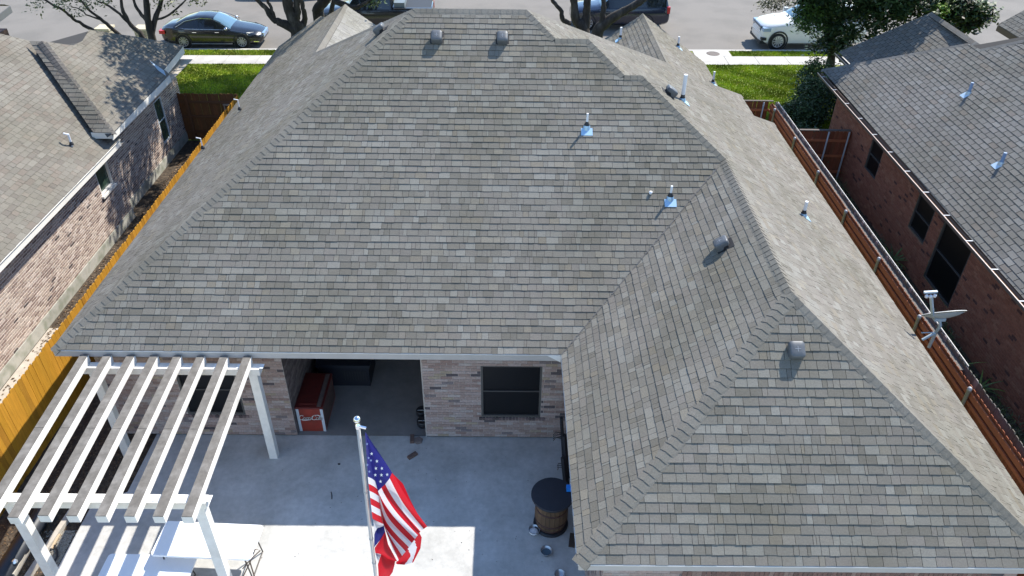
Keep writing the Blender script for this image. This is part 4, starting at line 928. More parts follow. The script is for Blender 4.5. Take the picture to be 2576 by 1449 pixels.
# body
def rip(s, t): return -.05-.05*sin(t*9+s*3)*min(1, s*2.5)-.03*sin(t*23+s*5)*min(1, s*2)-.10*s*t
patch(cm, [[(1097, 0, .0, .0), (1100, 10, .0, .10), (1103, 22, .0, .2), (1106, 40, .0, .3), (1110, 60, .0, .42)],
           [(1230, 195, .2, .0), (1215, 240, .2, .10), (1195, 290, .2, .19), (1180, 330, .2, .3), (1165, 360, .2, .38)],
           [(1370, 408, .4, .0), (1345, 465, .4, 1/13), (1300, 525, .4, 2/13), (1262, 560, .4, 3/13), (1228, 592, .4, 3.9/13)],
           [(1560, 725, .62, .0), (1470, 720, .6, 1.2/13), (1400, 790, .6, 3/13), (1330, 860, .58, 5/13), (1285, 930, .55, 7/13)],
           [(1722, 950, .85, .0), (1655, 1000, .85, 2/13), (1600, 1075, .85, 4/13), (1520, 1185, .85, 6.6/13), (1425, 1300, .8, 9.3/13)]],
      usa, 60, 78, rip, -.02, byv=True)
# lower fold that shows the back of the cloth
patch(cm, [[(1640, 1005, 0, .16), (1560, 1110, 0, .5), (1500, 1200, 0, .8), (1405, 1318, 0, 1)],
           [(1668, 1060, .5, .1), (1610, 1180, .5, .4), (1545, 1260, .5, .75), (1420, 1330, .5, 1)],
           [(1655, 1170, 1, .05), (1582, 1312, 1, .3), (1490, 1335, 1, .7), (1425, 1330, 1, 1)]],
      lambda u, v: RED if v < .36 else (WHT if v < .68 else RED), 14, 40, lambda s, t: .03*sin(s*3), .05)
patch(cm, [[(1368, 410, 0, 0), (1345, 470, 0, 1)], [(1480, 520, 0, 0), (1420, 560, 0, 1)], [(1555, 690, 0, 0), (1545, 740, 0, 1)], [(1640, 850, 0, 0), (1650, 960, 0, 1)], [(1722, 950, 0, 0), (1700, 960, 0, 1)]], lambda u, v: RED, 30, 6, lambda s, t: 0, .0)
co = cm.build('cloth', m_cloth, fl, smooth=True)
def star(x, y, r, col, off):
    q = []
    for i in range(10):
        a = pi/2+i*pi/5+.1; rr = r if i % 2 == 0 else r*.4; q.append(atY(*z6(x+rr*cos(a), y-rr*sin(a)*1.15), YF+off))
    c0 = atY(*z6(x, y), YF+off)
    return MB().add([c0]+q, [(0, i+1, (i+1) % 10+1) for i in range(10)]).build('star', col, co)
m_star = mat('star_white', (.75, .76, .80), .6); m_star2 = mat('star_back', (.28, .34, .62), .6)
for x, y in ((1163, 218), (1217, 293), (1207, 365), (1267, 365), (1200, 432), (1262, 432), (1320, 428), (1253, 497)): star(x, y, 17, m_star, -.22)
for x, y in ((1118, 120), (1132, 260), (1157, 285), (1120, 330), (1141, 398)): star(x, y, 14, m_star2, -.16)
# second flag below it
tf = empty('flag', (base.x, YF, 4), 'red, white and blue Texas flag partly hidden under the other flag', 'flag')
k = MB()
def fan(pts, col, off, bulge=.05):
    c = (sum(p[0] for p in pts)/len(pts), sum(p[1] for p in pts)/len(pts)); vs = [atY(*z6(*c), YF+off-bulge)]; n = len(pts)
    for p in pts: vs.append(atY(*z6((p[0]+c[0])/2, (p[1]+c[1])/2), YF+off-bulge*.8))
    for p in pts: vs.append(atY(*z6(*p), YF+off))
    k.add(vs, [(0, i+1, (i+1) % n+1) for i in range(n)]+[(i+1, n+i+1, n+(i+1) % n+1, (i+1) % n+1) for i in range(n)], col)
fan([(1180, 880), (1283, 925), (1287, 945), (1215, 970), (1192, 1020)], WHT, .06)
fan([(1287, 940), (1212, 968), (1190, 1030), (1188, 1160), (1250, 1085), (1300, 1005)], BLU, .06)
fan([(1300, 1000), (1250, 1085), (1193, 1165), (1200, 1215), (1260, 1230), (1340, 1300), (1420, 1300), (1330, 1130)], RED, .055)
fan([(1200, 1215), (1260, 1230), (1230, 1310), (1222, 1310)], WHT, .06)
fan([(1260, 1228), (1400, 1300), (1395, 1335), (1375, 1410), (1330, 1470), (1235, 1480), (1226, 1330)], RED, .05)
k.build('cloth', m_cloth, tf, smooth=True)

# ================================================================ SATELLITE DISH
ds = empty('satellite_dish', (9.95, 13.6, 1.4), 'pale grey satellite dish with triple receiver clamped to the right-hand fence post', 'satellite dish')
YD = 13.0
def zd(x, y): return ((3450+x/4.83)*.644, (1100+y/4.83)*.644)
m_dish = mat('dish_grey', (.48, .50, .52), .5, .05, 6); m_arm = mat('dish_arm_grey', (.42, .50, .56), .45)
c0 = atY(*zd(1150, 640), YD); ex = (atY(*zd(1565, 575), YD)-atY(*zd(740, 640), YD)); hw = ex.length/2; ex.normalize()
vdir = (c0-V((0, 0, HC))).normalized(); nd = (V((0, 1, .18))); nd = (ex.cross(vdir)).normalized(); nd = nd if nd.z > 0 else -nd
nd = (nd+vdir*.10).normalized(); ey = nd.cross(ex).normalized()
k = MB(); vs = []; NR, NA = 7, 32
for s_ in (0, 1):
    for i in range(NR+1):
        for j in range(NA):
            r = i/NR; a = 2*pi*j/NA; vs.append(c0+ex*(hw*r*cos(a))+ey*(hw*.72*r*sin(a))+nd*(.11*r*r-.05-s_*.012))
fs = [(s_*(NR+1)*NA+i*NA+j, s_*(NR+1)*NA+i*NA+(j+1) % NA, s_*(NR+1)*NA+(i+1)*NA+(j+1) % NA, s_*(NR+1)*NA+(i+1)*NA+j) for s_ in (0, 1) for i in range(NR) for j in range(NA)]
k.add(vs, fs+[(NR*NA+j, NR*NA+(j+1) % NA, (2*NR+1)*NA+(j+1) % NA, (2*NR+1)*NA+j) for j in range(NA)]); k.build('dish', m_dish, ds, smooth=True)
a = atY(*zd(935, 640), YD-.1); b = atY(*zd(905, 290), YD-.35); MB().bar(a, b, .05, .05).build('feed_arm', m_arm, ds)
a = atY(*zd(770, 205), YD-.36); b = atY(*zd(1020, 190), YD-.36); MB().bar(a, b, .05, .04).build('receiver_bar', m_arm, ds)
for x, y in ((820, 275), (895, 280), (975, 265)): q = atY(*zd(x, y), YD-.40); MB().lathe(q, [(0, -.04), (.03, -.035), (.036, 0), (.025, .03), (0, .035)], 12).build('receiver', m_pvc, ds, smooth=True)
q0, q1, q2, q3 = atY(*zd(1060, 700), YD), atY(*zd(1080, 830), YD+.05), atY(*zd(990, 960), YD+.05), atY(*zd(735, 1100), YD)
k = MB(); k.tube([q0, q1, q2], .035, 10); k.build('mast', m_arm, ds, smooth=True); MB().tube([q2, q3], .03, 10).build('strut', m_arm, ds)
MB().tube([q2, atY(*zd(860, 1240), YD+.05)], .035, 10).build('post', m_galv, ds); MB().tube([q2, atY(*zd(720, 965), YD)], .012, 8).build('brace', m_arm, ds)
MB().box(tuple(q0-V((.12, .05, .04))), tuple(q0+V((.12, .05, .03)))).build('bracket', m_arm, ds)

# ================================================================ CARS
def paint(name, col, r=.22): return mat(name, col, r, spec=.5, coat=.6)
def car(name, loc, rz, L, label, mpaint, st, wheels, wr, W, side, wind, rearw, cat='car', pill=(), rails=False, grille=None, rim=m_rim, bed=None):
    """st: stations (x 0..1 from the nose, z low, z belt, z top, half width, half width at roof)"""
    c = empty(name, loc, label, cat, None, rz)
    groups = {k: MB() for k in ('body', 'side_window', 'windshield', 'rear_window')}
    rings = []
    for x, zl, zb, zt, hw_, ht_ in st:
        X = L/2-x*L; half = [(hw_*.86, zl), (hw_*.99, zl+.10), (hw_*1.01, zl+(zb-zl)*.5), (hw_*.985, zb-.06), (hw_*.955, zb), (ht_, zt-.05), (ht_*.84, zt), (ht_*.45, zt+.018)]
        ring = [(X, -y, z) for y, z in half]+[(X, 0, zt+.024)]+[(X, y, z) for y, z in reversed(half)]
        rings.append(ring)
    n = len(rings[0])
    for i in range(len(rings)-1):
        xm = (st[i][0]+st[i+1][0])/2
        for j in range(n-1):
            key = 'body'; seg = min(j, n-2-j)
            if seg == 4 and side[0] <= xm <= side[1] and not any(a <= xm <= b for a, b in pill): key = 'side_window'
            if seg in (5, 6, 7) and wind[0] <= xm <= wind[1]: key = 'windshield'
            if seg in (5, 6, 7) and rearw[0] <= xm <= rearw[1]: key = 'rear_window'
            groups[key].add([rings[i][j], rings[i][j+1], rings[i+1][j+1], rings[i+1][j]], [(3, 2, 1, 0)])
        groups['body'].add([rings[i][0], rings[i][n-1], rings[i+1][n-1], rings[i+1][0]], [(0, 1, 2, 3)])
    groups['body'].add(rings[0], [tuple(range(n))]); groups['body'].add(rings[-1], [tuple(range(n-1, -1, -1))])
    me_mats = {'body': mpaint, 'side_window': m_carglass, 'windshield': mat('windshield_glass', (.10, .18, .24), .06, spec=1.0), 'rear_window': m_carglass}
    def place_(mb, nm, m_, sm=False, par=c): return mb.build(nm, m_, par, smooth=sm, loc=(0, 0, 0))
    for k_, g_ in groups.items():
        if g_.v:
            o = place_(g_, k_, me_mats[k_], True)
            if k_ == 'body' or True:
                import bmesh
                bm = bmesh.new(); bm.from_mesh(o.data); bmesh.ops.remove_doubles(bm, verts=bm.verts, dist=.0005); bm.to_mesh(o.data); bm.free()
                try: o.data.set_sharp_from_angle(angle=radians(38))
                except Exception: pass
    for fx in wheels:
        for sy in (-1, 1):
            X = L/2-fx*L; y0 = sy*(W/2-.13); k = MB(); pr = [(.0, .105), (wr*.62, .11), (wr*.66, .125), (wr*.93, .12), (wr, .08), (wr, -.1), (wr*.6, -.11)]
            k.lathe((X, y0, wr), [(r, h*sy) for r, h in pr][2:], 26, 'y'); wo = place_(k, 'wheel', m_tyre, True)
            wo2 = MB().lathe((X, y0, wr), [(wr*.66, .115*sy), (wr*.62, .10*sy), (0, .085*sy)], 26, 'y')
            wo2.build('rim_well', mat('rim_shadow', (.03, .03, .033), .5), wo, loc=(0, 0, 0)); sp_ = MB()
            for q in range(10):
                a = 2*pi*q/10
                sp_.bar((X, y0+.118*sy, wr), (X+cos(a)*wr*.62, y0+.122*sy, wr+sin(a)*wr*.62), .045*wr/.35, .014, up=(0, 1, 0))
            sp_.lathe((X, y0, wr), [(wr*.60, .118*sy), (wr*.67, .128*sy), (wr*.68, .118*sy)], 26, 'y')
            sp_.build('rim', rim, wo, loc=(0, 0, 0))
            ar = MB().lathe((X, sy*(W/2-.012), wr+.02), [(wr*1.16, .0), (wr*1.16, sy*.016), (wr*.99, sy*.017)], 26, 'y'); place_(ar, 'wheel_arch', m_rub)
    return c, place_
ZS = -.12
sed = [(0, .34, .52, .60, .60, .50), (.02, .24, .60, .68, .74, .62), (.07, .20, .68, .77, .86, .70), (.14, .19, .76, .84, .92, .74), (.26, .19, .86, .93, .93, .76), (.30, .19, .89, .98, .93, .76),
       (.40, .19, .92, 1.28, .93, .64), (.46, .19, .93, 1.40, .93, .60), (.55, .19, .94, 1.455, .93, .59), (.65, .19, .95, 1.44, .93, .59), (.75, .19, .97, 1.34, .92, .60), (.86, .20, .99, 1.10, .90, .68), (.93, .22, .99, 1.05, .87, .70), (.98, .28, .90, .98, .80, .66), (1, .38, .80, .86, .70, .60)]
def kerbside(xc, dy): return (xc, yk(xc, 37.5)+dy, ZS)
m_blk = paint('black_car_paint', (.010, .011, .014))
c, P_ = car('sedan_car', kerbside(-14.75, 1.25), SL, 4.9, 'glossy black four-door sedan parked by the left lawn', m_blk, sed, (.20, .78), .35, 1.88, (.30, .84), (.29, .455), (.70, .88), pill=((.50, .56),))
L = 4.9
k = MB(); k.box((2.30, -.46, .46), (2.47, .46, .66))
for i in range(5): k.box((2.33, -.44, .46+i*.04), (2.485, .44, .478+i*.04))
P_(k, 'grille', m_chrome)
for sy in (-1, 1):
    P_(MB().add([(2.30, sy*.50, .72), (1.75, sy*.86, .80), (1.80, sy*.915, .68), (2.30, sy*.72, .58), (2.42, sy*.50, .60)], [(0, 1, 2, 3, 4)]), 'headlight', mat('headlamp_lens', (.7, .68, .6), .15, spec=.8))
    P_(MB().box((-2.47, sy*.74-.17, .72), (-2.2, sy*.74+.17, .88)), 'taillight', mat('tail_red', (.5, .01, .01), .2))
    P_(MB().lathe((.83, sy*1.0, 1.0), [(0, -.07), (.07, -.05), (.085, 0), (.06, .06), (0, .07)], 12), 'mirror', m_chrome, True)
    P_(MB().tube([(1.0, sy*.93, .955), (.6, sy*.80, 1.20), (.1, sy*.665, 1.39), (-.5, sy*.65, 1.415), (-1.2, sy*.70, 1.28), (-1.65, sy*.86, 1.03), (-1.2, sy*.905, .96), (.9, sy*.915, .925)], .014, 6), 'window_trim', m_chrome)
    P_(MB().box((-1.0, sy*.935-.01, .24), (1.0, sy*.935+.01, .27)), 'sill_trim', m_chrome)
    for x in (-.85, .25): P_(MB().box((x, sy*.945-.012, .80), (x+.2, sy*.945+.012, .825)), 'door_handle', m_chrome)
    P_(MB().box((1.95, sy*.75-.12, .33), (2.3, sy*.75+.12, .37)), 'fog_light', m_chrome)
suvs = [(0, .42, .70, .80, .62, .52), (.015, .32, .84, .93, .80, .66), (.06, .27, .95, 1.05, .93, .76), (.15, .26, 1.03, 1.13, .98, .82), (.26, .26, 1.10, 1.18, 1.0, .84), (.29, .26, 1.13, 1.25, 1.0, .82),
        (.38, .26, 1.16, 1.66, 1.0, .74), (.43, .26, 1.17, 1.80, 1.0, .72), (.5, .26, 1.17, 1.86, 1.0, .72), (.75, .26, 1.19, 1.88, 1.0, .72), (.93, .28, 1.21, 1.84, .98, .71), (.96, .30, 1.18, 1.75, .97, .74), (.99, .36, 1.10, 1.20, .93, .84), (1, .45, 1.0, 1.08, .88, .80)]
suvw = [(x, zl, zb*1.16, min(zt*1.16, 1.93+.05*(zt > 1.8)) if zt < 1.4 else zt*1.055, a, b) for x, zl, zb, zt, a, b in suvs]
m_wht = paint('white_car_paint', (.78, .78, .76))
Ws = 5.33
c, P_ = car('suv_car', kerbside(15.25, 1.32), SL+pi, Ws, 'large white SUV parked behind the dark tree at right', m_wht, suvw, (.165, .74), .43, 2.02, (.30, .95), (.28, .425), (.95, .985), pill=((.52, .56), (.74, .78)))
k = MB(); k.box((2.45, -.62, .66), (2.66, .62, 1.08)); P_(k, 'grille', mat('dark_grille', (.03, .04, .06), .3, metal=.5))
k = MB()
for i in range(4): k.box((2.5, -.60, .70+i*.09), (2.675, .60, .735+i*.09))
P_(k, 'grille_bars', m_chrome)
for sy in (-1, 1):
    P_(MB().box((2.22, sy*.80-.14, .90), (2.60, sy*.80+.14, 1.07)), 'headlight', mat('blue_lens', (.25, .35, .5), .1, spec=.9))
    P_(MB().box((2.35, sy*.80-.12, .46), (2.62, sy*.80+.12, .60)), 'fog_light', m_rub)
    P_(MB().box((.85, sy*1.08-.09, 1.34), (1.05, sy*1.08+.09, 1.54)), 'mirror', m_wht)
    P_(MB().tube([(.4, sy*.66, 2.0), (-2.2, sy*.66, 2.02)], .02, 6), 'roof_rail', m_galv)
P_(MB().box((2.3, -.85, .28), (2.66, .85, .42)), 'lower_bumper', m_rub)
P_(MB().box((-1.2, -.5, 2.0), (.2, .5, 2.02)), 'sunroof', m_carglass)
# dark blue-black SUV
m_nvy = paint('navy_car_paint', (.008, .014, .035))
c, P_ = car('suv_car', (5.85, 42.45, ZS), SL+pi, 5.2, 'dark blue SUV with roof crossbars behind the forked tree in the street', m_nvy, suvs, (.165, .76), .39, 2.0, (.30, .95), (.28, .425), (.95, .985), pill=((.52, .56),))
for x in (-1.5, .1): P_(MB().bar((x, -.85, 1.99), (x, .85, 1.99), .09, .045), 'crossbar', mat('crossbar_grey', (.22, .24, .26), .5))
for sy in (-1, 1):
    P_(MB().tube([(.6, sy*.68, 1.90), (.4, sy*.70, 1.96), (-2.2, sy*.70, 1.98), (-2.35, sy*.68, 1.90)], .022, 6), 'roof_rail', m_rub)
    P_(MB().box((-2.61, sy*.84-.11, .88), (-2.44, sy*.84+.11, 1.22)), 'taillight', MATS['tail_red'])
P_(MB().box((-2.1, -.6, 1.9), (.5, .6, 1.912)), 'roof_panel', mat('grey_roof', (.16, .17, .17), .4, .3, 3))  # roof panel paler and greyer than the navy body
# pickup
pk = [(0, .42, .75, .85, .62, .52), (.015, .32, .90, .98, .82, .68), (.06, .28, 1.02, 1.10, .94, .78), (.2, .28, 1.10, 1.18, 1.0, .84), (.25, .28, 1.14, 1.26, 1.0, .82), (.31, .28, 1.2, 1.70, 1.0, .74), (.35, .28, 1.2, 1.86, 1.0, .73),
      (.45, .28, 1.2, 1.93, 1.0, .73), (.60, .28, 1.2, 1.92, 1.0, .73), (.635, .28, 1.2, 1.84, 1.0, .75), (.65, .28, 1.2, 1.24, 1.0, .9), (.652, .28, 1.2, 1.22, 1.0, .9), (.99, .34, 1.2, 1.22, .98, .9), (1, .4, 1.15, 1.18, .96, .88)]
c, P_ = car('pickup_truck', (-7.05, 41.55, ZS), SL+pi, 5.9, 'dark pickup truck seen between the front gables beside the street', m_blk, pk, (.16, .80), .40, 2.04, (.27, .62), (.24, .34), (.62, .648), cat='truck', pill=((.44, .47),))
P_(MB().box((-2.9, -.82, 1.20), (-1.0, .82, 1.262)), 'bed_liner', m_rub)
P_(MB().box((-1.55, -.86, 1.22), (-1.0, .86, 1.52)), 'tool_box', mat('grey_toolbox', (.15, .18, .19), .5, .1, 10))
P_(MB().box((-2.95, -1.0, 1.24), (-1.0, -.92, 1.29)).box((-2.95, .92, 1.24), (-1.0, 1.0, 1.29)), 'bed_rail', m_nvy)
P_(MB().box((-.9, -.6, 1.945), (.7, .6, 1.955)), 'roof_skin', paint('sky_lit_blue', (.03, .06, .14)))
for sy in (-1, 1): P_(MB().box((-2.97, sy*.9-.09, .8), (-2.85, sy*.9+.09, 1.15)), 'taillight', MATS['tail_red'])
c, P_ = car('parked_car', (-13.3, 47.6, ZS), SL, 4.8, 'black car on the far side of the street at the top edge', m_blk, sed, (.20, .78), .35, 1.88, (.30, .84), (.29, .455), (.70, .88))

# mailboxes
def mailbox(x, lab):
    y = yk(x, 36.95); b = empty('brick_mailbox', (x, y, 0), lab, 'mailbox', 'stone mailbox pillars at the kerb')
    col = mat('limestone', (.48, .43, .32), .9, .2, 6, attr=True); hw_ = .30; mb_ = MB().box((x-hw_+.01, y-hw_+.01, 0), (x+hw_-.01, y+hw_-.01, 1.12)); mb_.build('pillar', mat('limestone_mortar', (.35, .31, .25), .9), b)
    for zi in range(5):
        for fx, fy, ux, uy in ((-hw_, -hw_, 1, 0), (hw_, -hw_, 0, 1), (-hw_, -hw_, 0, 1)):
            s_ = 0.0; 
            while s_ < 2*hw_-.02:
                wd_ = min(random.uniform(.16, .32), 2*hw_-s_); k = random.uniform(.75, 1.2)
                ax, ay = fx+ux*s_, fy+uy*s_; bx_, by_ = fx+ux*(s_+wd_-.012), fy+uy*(s_+wd_-.012); o_ = .012
                n_ = (-.012 if uy and fx < 0 else (.012 if uy else 0), -.012 if ux else 0)
                MB().box((x+min(ax, bx_)+min(0, n_[0])-(.0 if ux else .004), y+min(ay, by_)+min(0, n_[1])-(.004 if ux else 0), zi*.222+.008), (x+max(ax, bx_)+max(0, n_[0]), y+max(ay, by_)+max(0, n_[1]), zi*.222+.214), (k, k*.97, k*.9)).build('stone', col, b)
                s_ += wd_
    MB().box((x-hw_-.05, y-hw_-.05, 1.12), (x+hw_+.05, y+hw_+.05, 1.22), (1.15, 1.12, 1.05)).build('cap', col, b)
    MB().box((x-.14, y-hw_-.02, .70), (x+.14, y-hw_+.01, .98)).build('mail_door', m_rub, b)
mailbox(-19.3, 'pale limestone mailbox pillar, the left of two behind the forked branches')
mailbox(-17.5, 'pale limestone mailbox pillar, the right of two beside the sedan')

# ================================================================ TREES
def leaves(parent, name, blobs, n, cols, size=(.05, .11), kind=None):
    mb = MB(); tot = sum(b[3]*b[4]*b[5] for b in blobs); vs = []; fs = []; cc = []
    for b in blobs:
        cl = max(3, int(n*b[3]*b[4]*b[5]/tot/14))
        for _ in range(cl):
            while True:
                q = V((random.uniform(-1, 1), random.uniform(-1, 1), random.uniform(-1, 1)))
                if .25 < q.length < 1 and random.random() < .3+q.length*.7: break
            ct = V(b[:3])+V((q.x*b[3], q.y*b[4], q.z*b[5])); r = random.uniform(.12, .30); tone = random.uniform(.65, 1.3); col = random.choice(cols)
            for _ in range(14):
                d = V((random.gauss(0, 1), random.gauss(0, 1), random.gauss(0, .7)))*r*.7; p = ct+d; s_ = random.uniform(*size)
                a = V((random.uniform(-1, 1), random.uniform(-1, 1), random.uniform(-.6, .6))).normalized(); b_ = a.cross(V((random.uniform(-1, 1), random.uniform(-1, 1), 1))).normalized()*.42
                k = len(vs); vs += [tuple(p-a*s_), tuple(p+b_*s_), tuple(p+a*s_), tuple(p-b_*s_)]; fs.append((k, k+1, k+2, k+3)); t = tone*random.uniform(.85, 1.15); cc.append(tuple(x*t for x in col))
    mb.v, mb.f, mb.c, mb.m, mb.has = vs, fs, cc, [0]*len(fs), True
    return mb.build(name, m_leaf, parent)
def rough(pts, rs, sub=4, j=.03):
    P = []; R_ = []; pts = [V(p) for p in pts]
    for i in range(len(pts)-1):
        p0 = pts[max(i-1, 0)]; p1 = pts[i]; p2 = pts[i+1]; p3 = pts[min(i+2, len(pts)-1)]
        for k in range(sub):
            t = k/sub; P.append(.5*((2*p1)+(p2-p0)*t+(2*p0-5*p1+4*p2-p3)*t*t+(3*p1-p0-3*p2+p3)*t**3)+V((random.uniform(-j, j),)*3)*.6); R_.append((rs[i]+(rs[i+1]-rs[i])*t)*random.uniform(.92, 1.1))
    P.append(pts[-1]); R_.append(rs[-1]); return P, R_
def D1(x, y, Y): return atY(x/2.576*.644, y/2.576*.644, Y)
LG = [(.075,.11,.03),(.10,.13,.035),(.06,.085,.025),(.14,.15,.05)]
LD = [(.03,.06,.018),(.022,.045,.015),(.045,.08,.022),(.06,.10,.03)]
# tree 1: many-stemmed oak behind the left house
Y1 = 33.0
t1 = empty('oak_tree', tuple(D1(1500, 390, Y1)*V((1, 1, 0)) if False else (D1(1500, 390, Y1).x, Y1, 0)), 'multi-stemmed oak with grey limbs behind the left house, in front of the mailboxes', 'tree')
bs = V((D1(1500, 390, Y1).x, Y1, 0))
def limb(par, nm, pts, rs): 
    P, R_ = rough(pts, rs); return MB().tube(P, R_, 10).build(nm, m_bark, par, smooth=True)
limb(t1, 'trunk', [bs, (D1(1530, 400, Y1)), D1(1490, 200, Y1), D1(1470, 0, Y1), D1(1450, -400, Y1)], [.26, .16, .14, .12, .08])
limb(t1, 'limb', [bs+V((-.1, 0, .3)), D1(1530, 380, Y1), D1(1560, 200, Y1+.2), D1(1620, 20, Y1+.3), D1(1680, -300, Y1)], [.2, .13, .11, .09, .05])
limb(t1, 'limb', [bs+V((-.2, 0, .8)), D1(1440, 370, Y1+.2), D1(1290, 215, Y1+.1), D1(1215, 0, Y1), D1(1200, -300, Y1)], [.16, .11, .09, .06, .04])
limb(t1, 'limb', [bs+V((-.2, 0, .7)), D1(1190, 345, Y1+.3), D1(1040, 210, Y1+.2), D1(885, 90, Y1), D1(700, -120, Y1)], [.16, .085, .065, .05, .03])
limb(t1, 'limb', [bs+V((-.3, 0, .6)), D1(920, 300, Y1+.3), D1(740, 190, Y1), D1(640, 110, Y1-.2), D1(460, 0, Y1-.3), D1(300, -120, Y1-.3)], [.15, .075, .06, .055, .045, .03])
limb(t1, 'branch', [D1(1290, 215, Y1+.1), D1(1100, 60, Y1), D1(1000, 20, Y1)], [.07, .045, .03]); limb(t1, 'branch', [D1(1500, 230, Y1), D1(1400, 120, Y1), D1(1340, 0, Y1), D1(1310, -100, Y1)], [.09, .07, .055, .04])
limb(t1, 'branch', [D1(1040, 210, Y1+.2), D1(900, 160, Y1), D1(790, 90, Y1), D1(700, 60, Y1)], [.05, .03, .025, .015]); limb(t1, 'branch', [D1(1570, 200, Y1+.2), D1(1700, 150, Y1), D1(1830, 40, Y1), D1(1900, -40, Y1)], [.05, .045, .035, .02])
c1 = D1(1300, -700, Y1)
leaves(t1, 'crown', [(*D1(340, 30, Y1-.3), .5, .5, .35), (*D1(760, 30, Y1), 1.0, .6, .5), (*D1(1000, 40, Y1), .6, .5, .3), (*D1(620, -30, Y1), 1.0, .6, .4), (*D1(1650, 20, Y1), .7, .5, .3), (*D1(1700, 110, Y1), .35, .3, .25), (*D1(1900, 20, Y1), .45, .3, .2), (*D1(2040, 0, Y1), .3, .3, .2), (c1.x, 34.5, 8.0, 3.2, 2.5, 2.6)], 22000, LG, (.045, .10))
# tree 2: thick forked oak behind the west slope
Y2 = 34.0
def D2(x, y, Y): return atY((1000+x/2.576)*.644, y/2.576*.644, Y)
b2 = V((D2(420, 330, Y2).x, Y2, 0)); t2 = empty('oak_tree', b2, 'dark thick-trunked forked oak rising behind the left front slope of the large roof', 'tree')
limb(t2, 'trunk', [b2, D2(420, 350, Y2), D2(400, 240, Y2), D2(330, 100, Y2), D2(300, -60, Y2), D2(200, -400, Y2)], [.45, .30, .27, .24, .2, .12])
limb(t2, 'limb', [D2(400, 300, Y2), D2(250, 230, Y2), D2(180, 190, Y2), D2(90, 80, Y2), D2(10, 0, Y2), D2(-100, -150, Y2)], [.24, .17, .13, .11, .085, .05])
limb(t2, 'branch', [D2(180, 175, Y2), D2(150, 80, Y2), D2(115, 0, Y2), D2(100, -100, Y2)], [.10, .075, .06, .04])
limb(t2, 'limb', [D2(430, 300, Y2), D2(490, 210, Y2+.2), D2(480, 110, Y2), D2(455, 0, Y2), D2(440, -150, Y2)], [.22, .12, .10, .09, .06])
limb(t2, 'limb', [D2(390, 200, Y2), D2(420, 120, Y2), D2(410, 0, Y2), D2(500, -200, Y2), (-8.6, 30.5, 8.6), (-7.8, 28, 9.0)], [.2, .14, .13, .1, .07, .03])
b2b = V((D2(640, 190, Y2+1.2).x, Y2+1.2, 0)); t2b = empty('oak_tree', b2b, 'second dark oak trunk splitting in two just right of the thick forked oak', 'tree')
limb(t2b, 'trunk', [b2b, D2(635, 200, Y2+1.2), D2(625, 90, Y2+1.2), D2(700, 0, Y2+1.2), D2(800, -150, Y2+1.2)], [.36, .26, .24, .22, .12])
limb(t2b, 'limb', [D2(625, 130, Y2+1.2), D2(650, 30, Y2+1.2), D2(600, -120, Y2+1.2)], [.2, .15, .1])
limb(t2b, 'limb', [D2(745, 260, Y2+.8), D2(765, 90, Y2+.8), D2(790, -20, Y2+.8), D2(850, -200, Y2+.8)], [.14, .11, .09, .06])
limb(t2b, 'limb', [D2(790, 10, Y2), D2(930, 60, Y2-.3), D2(1020, 70, Y2-.3), D2(1120, 20, Y2-.3), D2(1250, -60, Y2-.3)], [.13, .12, .09, .07, .05])
leaves(t2, 'crown', [(-12.2, 31.3, 7.6, 2.4, 2.2, 2.0), (-9.3, 31.5, 7.0, 2.3, 2.2, 1.8), (-11, 33.5, 7.5, 2.5, 2, 2), (-7.7, 27.6, 9.0, 1.5, 2.3, 1.3), (-9.0, 29.0, 9.3, 1.6, 1.6, 1.2)], 34000, LG, (.06, .13))
leaves(t2b, 'crown', [(-2.0, 29.5, 7.8, .8, .7, .5), (-3.2, 30.4, 7.6, .9, .7, .5), (-6.3, 29.9, 7.0, 1.3, .8, .6), (-7.6, 37.2, 7.8, 2.6, 1.8, 1.5), (-4.8, 37.0, 7.6, 2.0, 1.5, 1.2), (-6.2, 32.5, 6.6, 2.0, 1.6, 1.1), (-3.4, 31.8, 6.6, 1.6, 1.3, .7), (*D2(1180, 5, Y2-.3), .35, .3, .15), (*D2(1240, 20, Y2-.3), .25, .2, .12)], 26000, LG, (.06, .13))
# tree 3
def D3(x, y, Y): return atY((2150+x/2.647)*.644, y/2.647*.644, Y)
Y3 = 34.0; b3 = V((D3(380, 350, Y3).x, Y3, 0)); t3 = empty('oak_tree', b3, 'smooth grey forked oak standing in front of the dark blue SUV', 'tree')
limb(t3, 'trunk', [b3, D3(340, 320, Y3), D3(270, 220, Y3), D3(255, 110, Y3), D3(245, 0, Y3), D3(230, -250, Y3)], [.42, .28, .19, .175, .16, .1])
limb(t3, 'limb', [D3(350, 320, Y3), D3(370, 200, Y3+.1), D3(375, 100, Y3+.1), D3(385, 0, Y3), D3(420, -250, Y3)], [.22, .19, .17, .15, .09])
limb(t3, 'limb', [D3(200, 260, Y3+.4), D3(130, 200, Y3+.4), D3(105, 100, Y3+.4), D3(30, 10, Y3+.4), D3(-60, -150, Y3+.4)], [.16, .11, .09, .08, .05])
b3b = V((D3(500, 380, Y3-.7).x, Y3-.7, 0)); t3b = empty('oak_tree', b3b, 'leaning grey oak whose long limb slants right across the dark blue SUV', 'tree')
limb(t3b, 'trunk', [b3b, D3(480, 370, Y3-.7), D3(570, 240, Y3-.7), D3(720, 140, Y3-.8), D3(860, 60, Y3-.9), D3(980, -20, Y3-1), D3(1150, -200, Y3-1)], [.34, .27, .22, .17, .15, .13, .08])
limb(t3b, 'limb', [D3(530, 260, Y3-.7), D3(540, 170, Y3-.7), D3(550, 80, Y3-.7), D3(545, 0, Y3-.7), D3(500, -200, Y3-.7)], [.16, .12, .105, .10, .06])
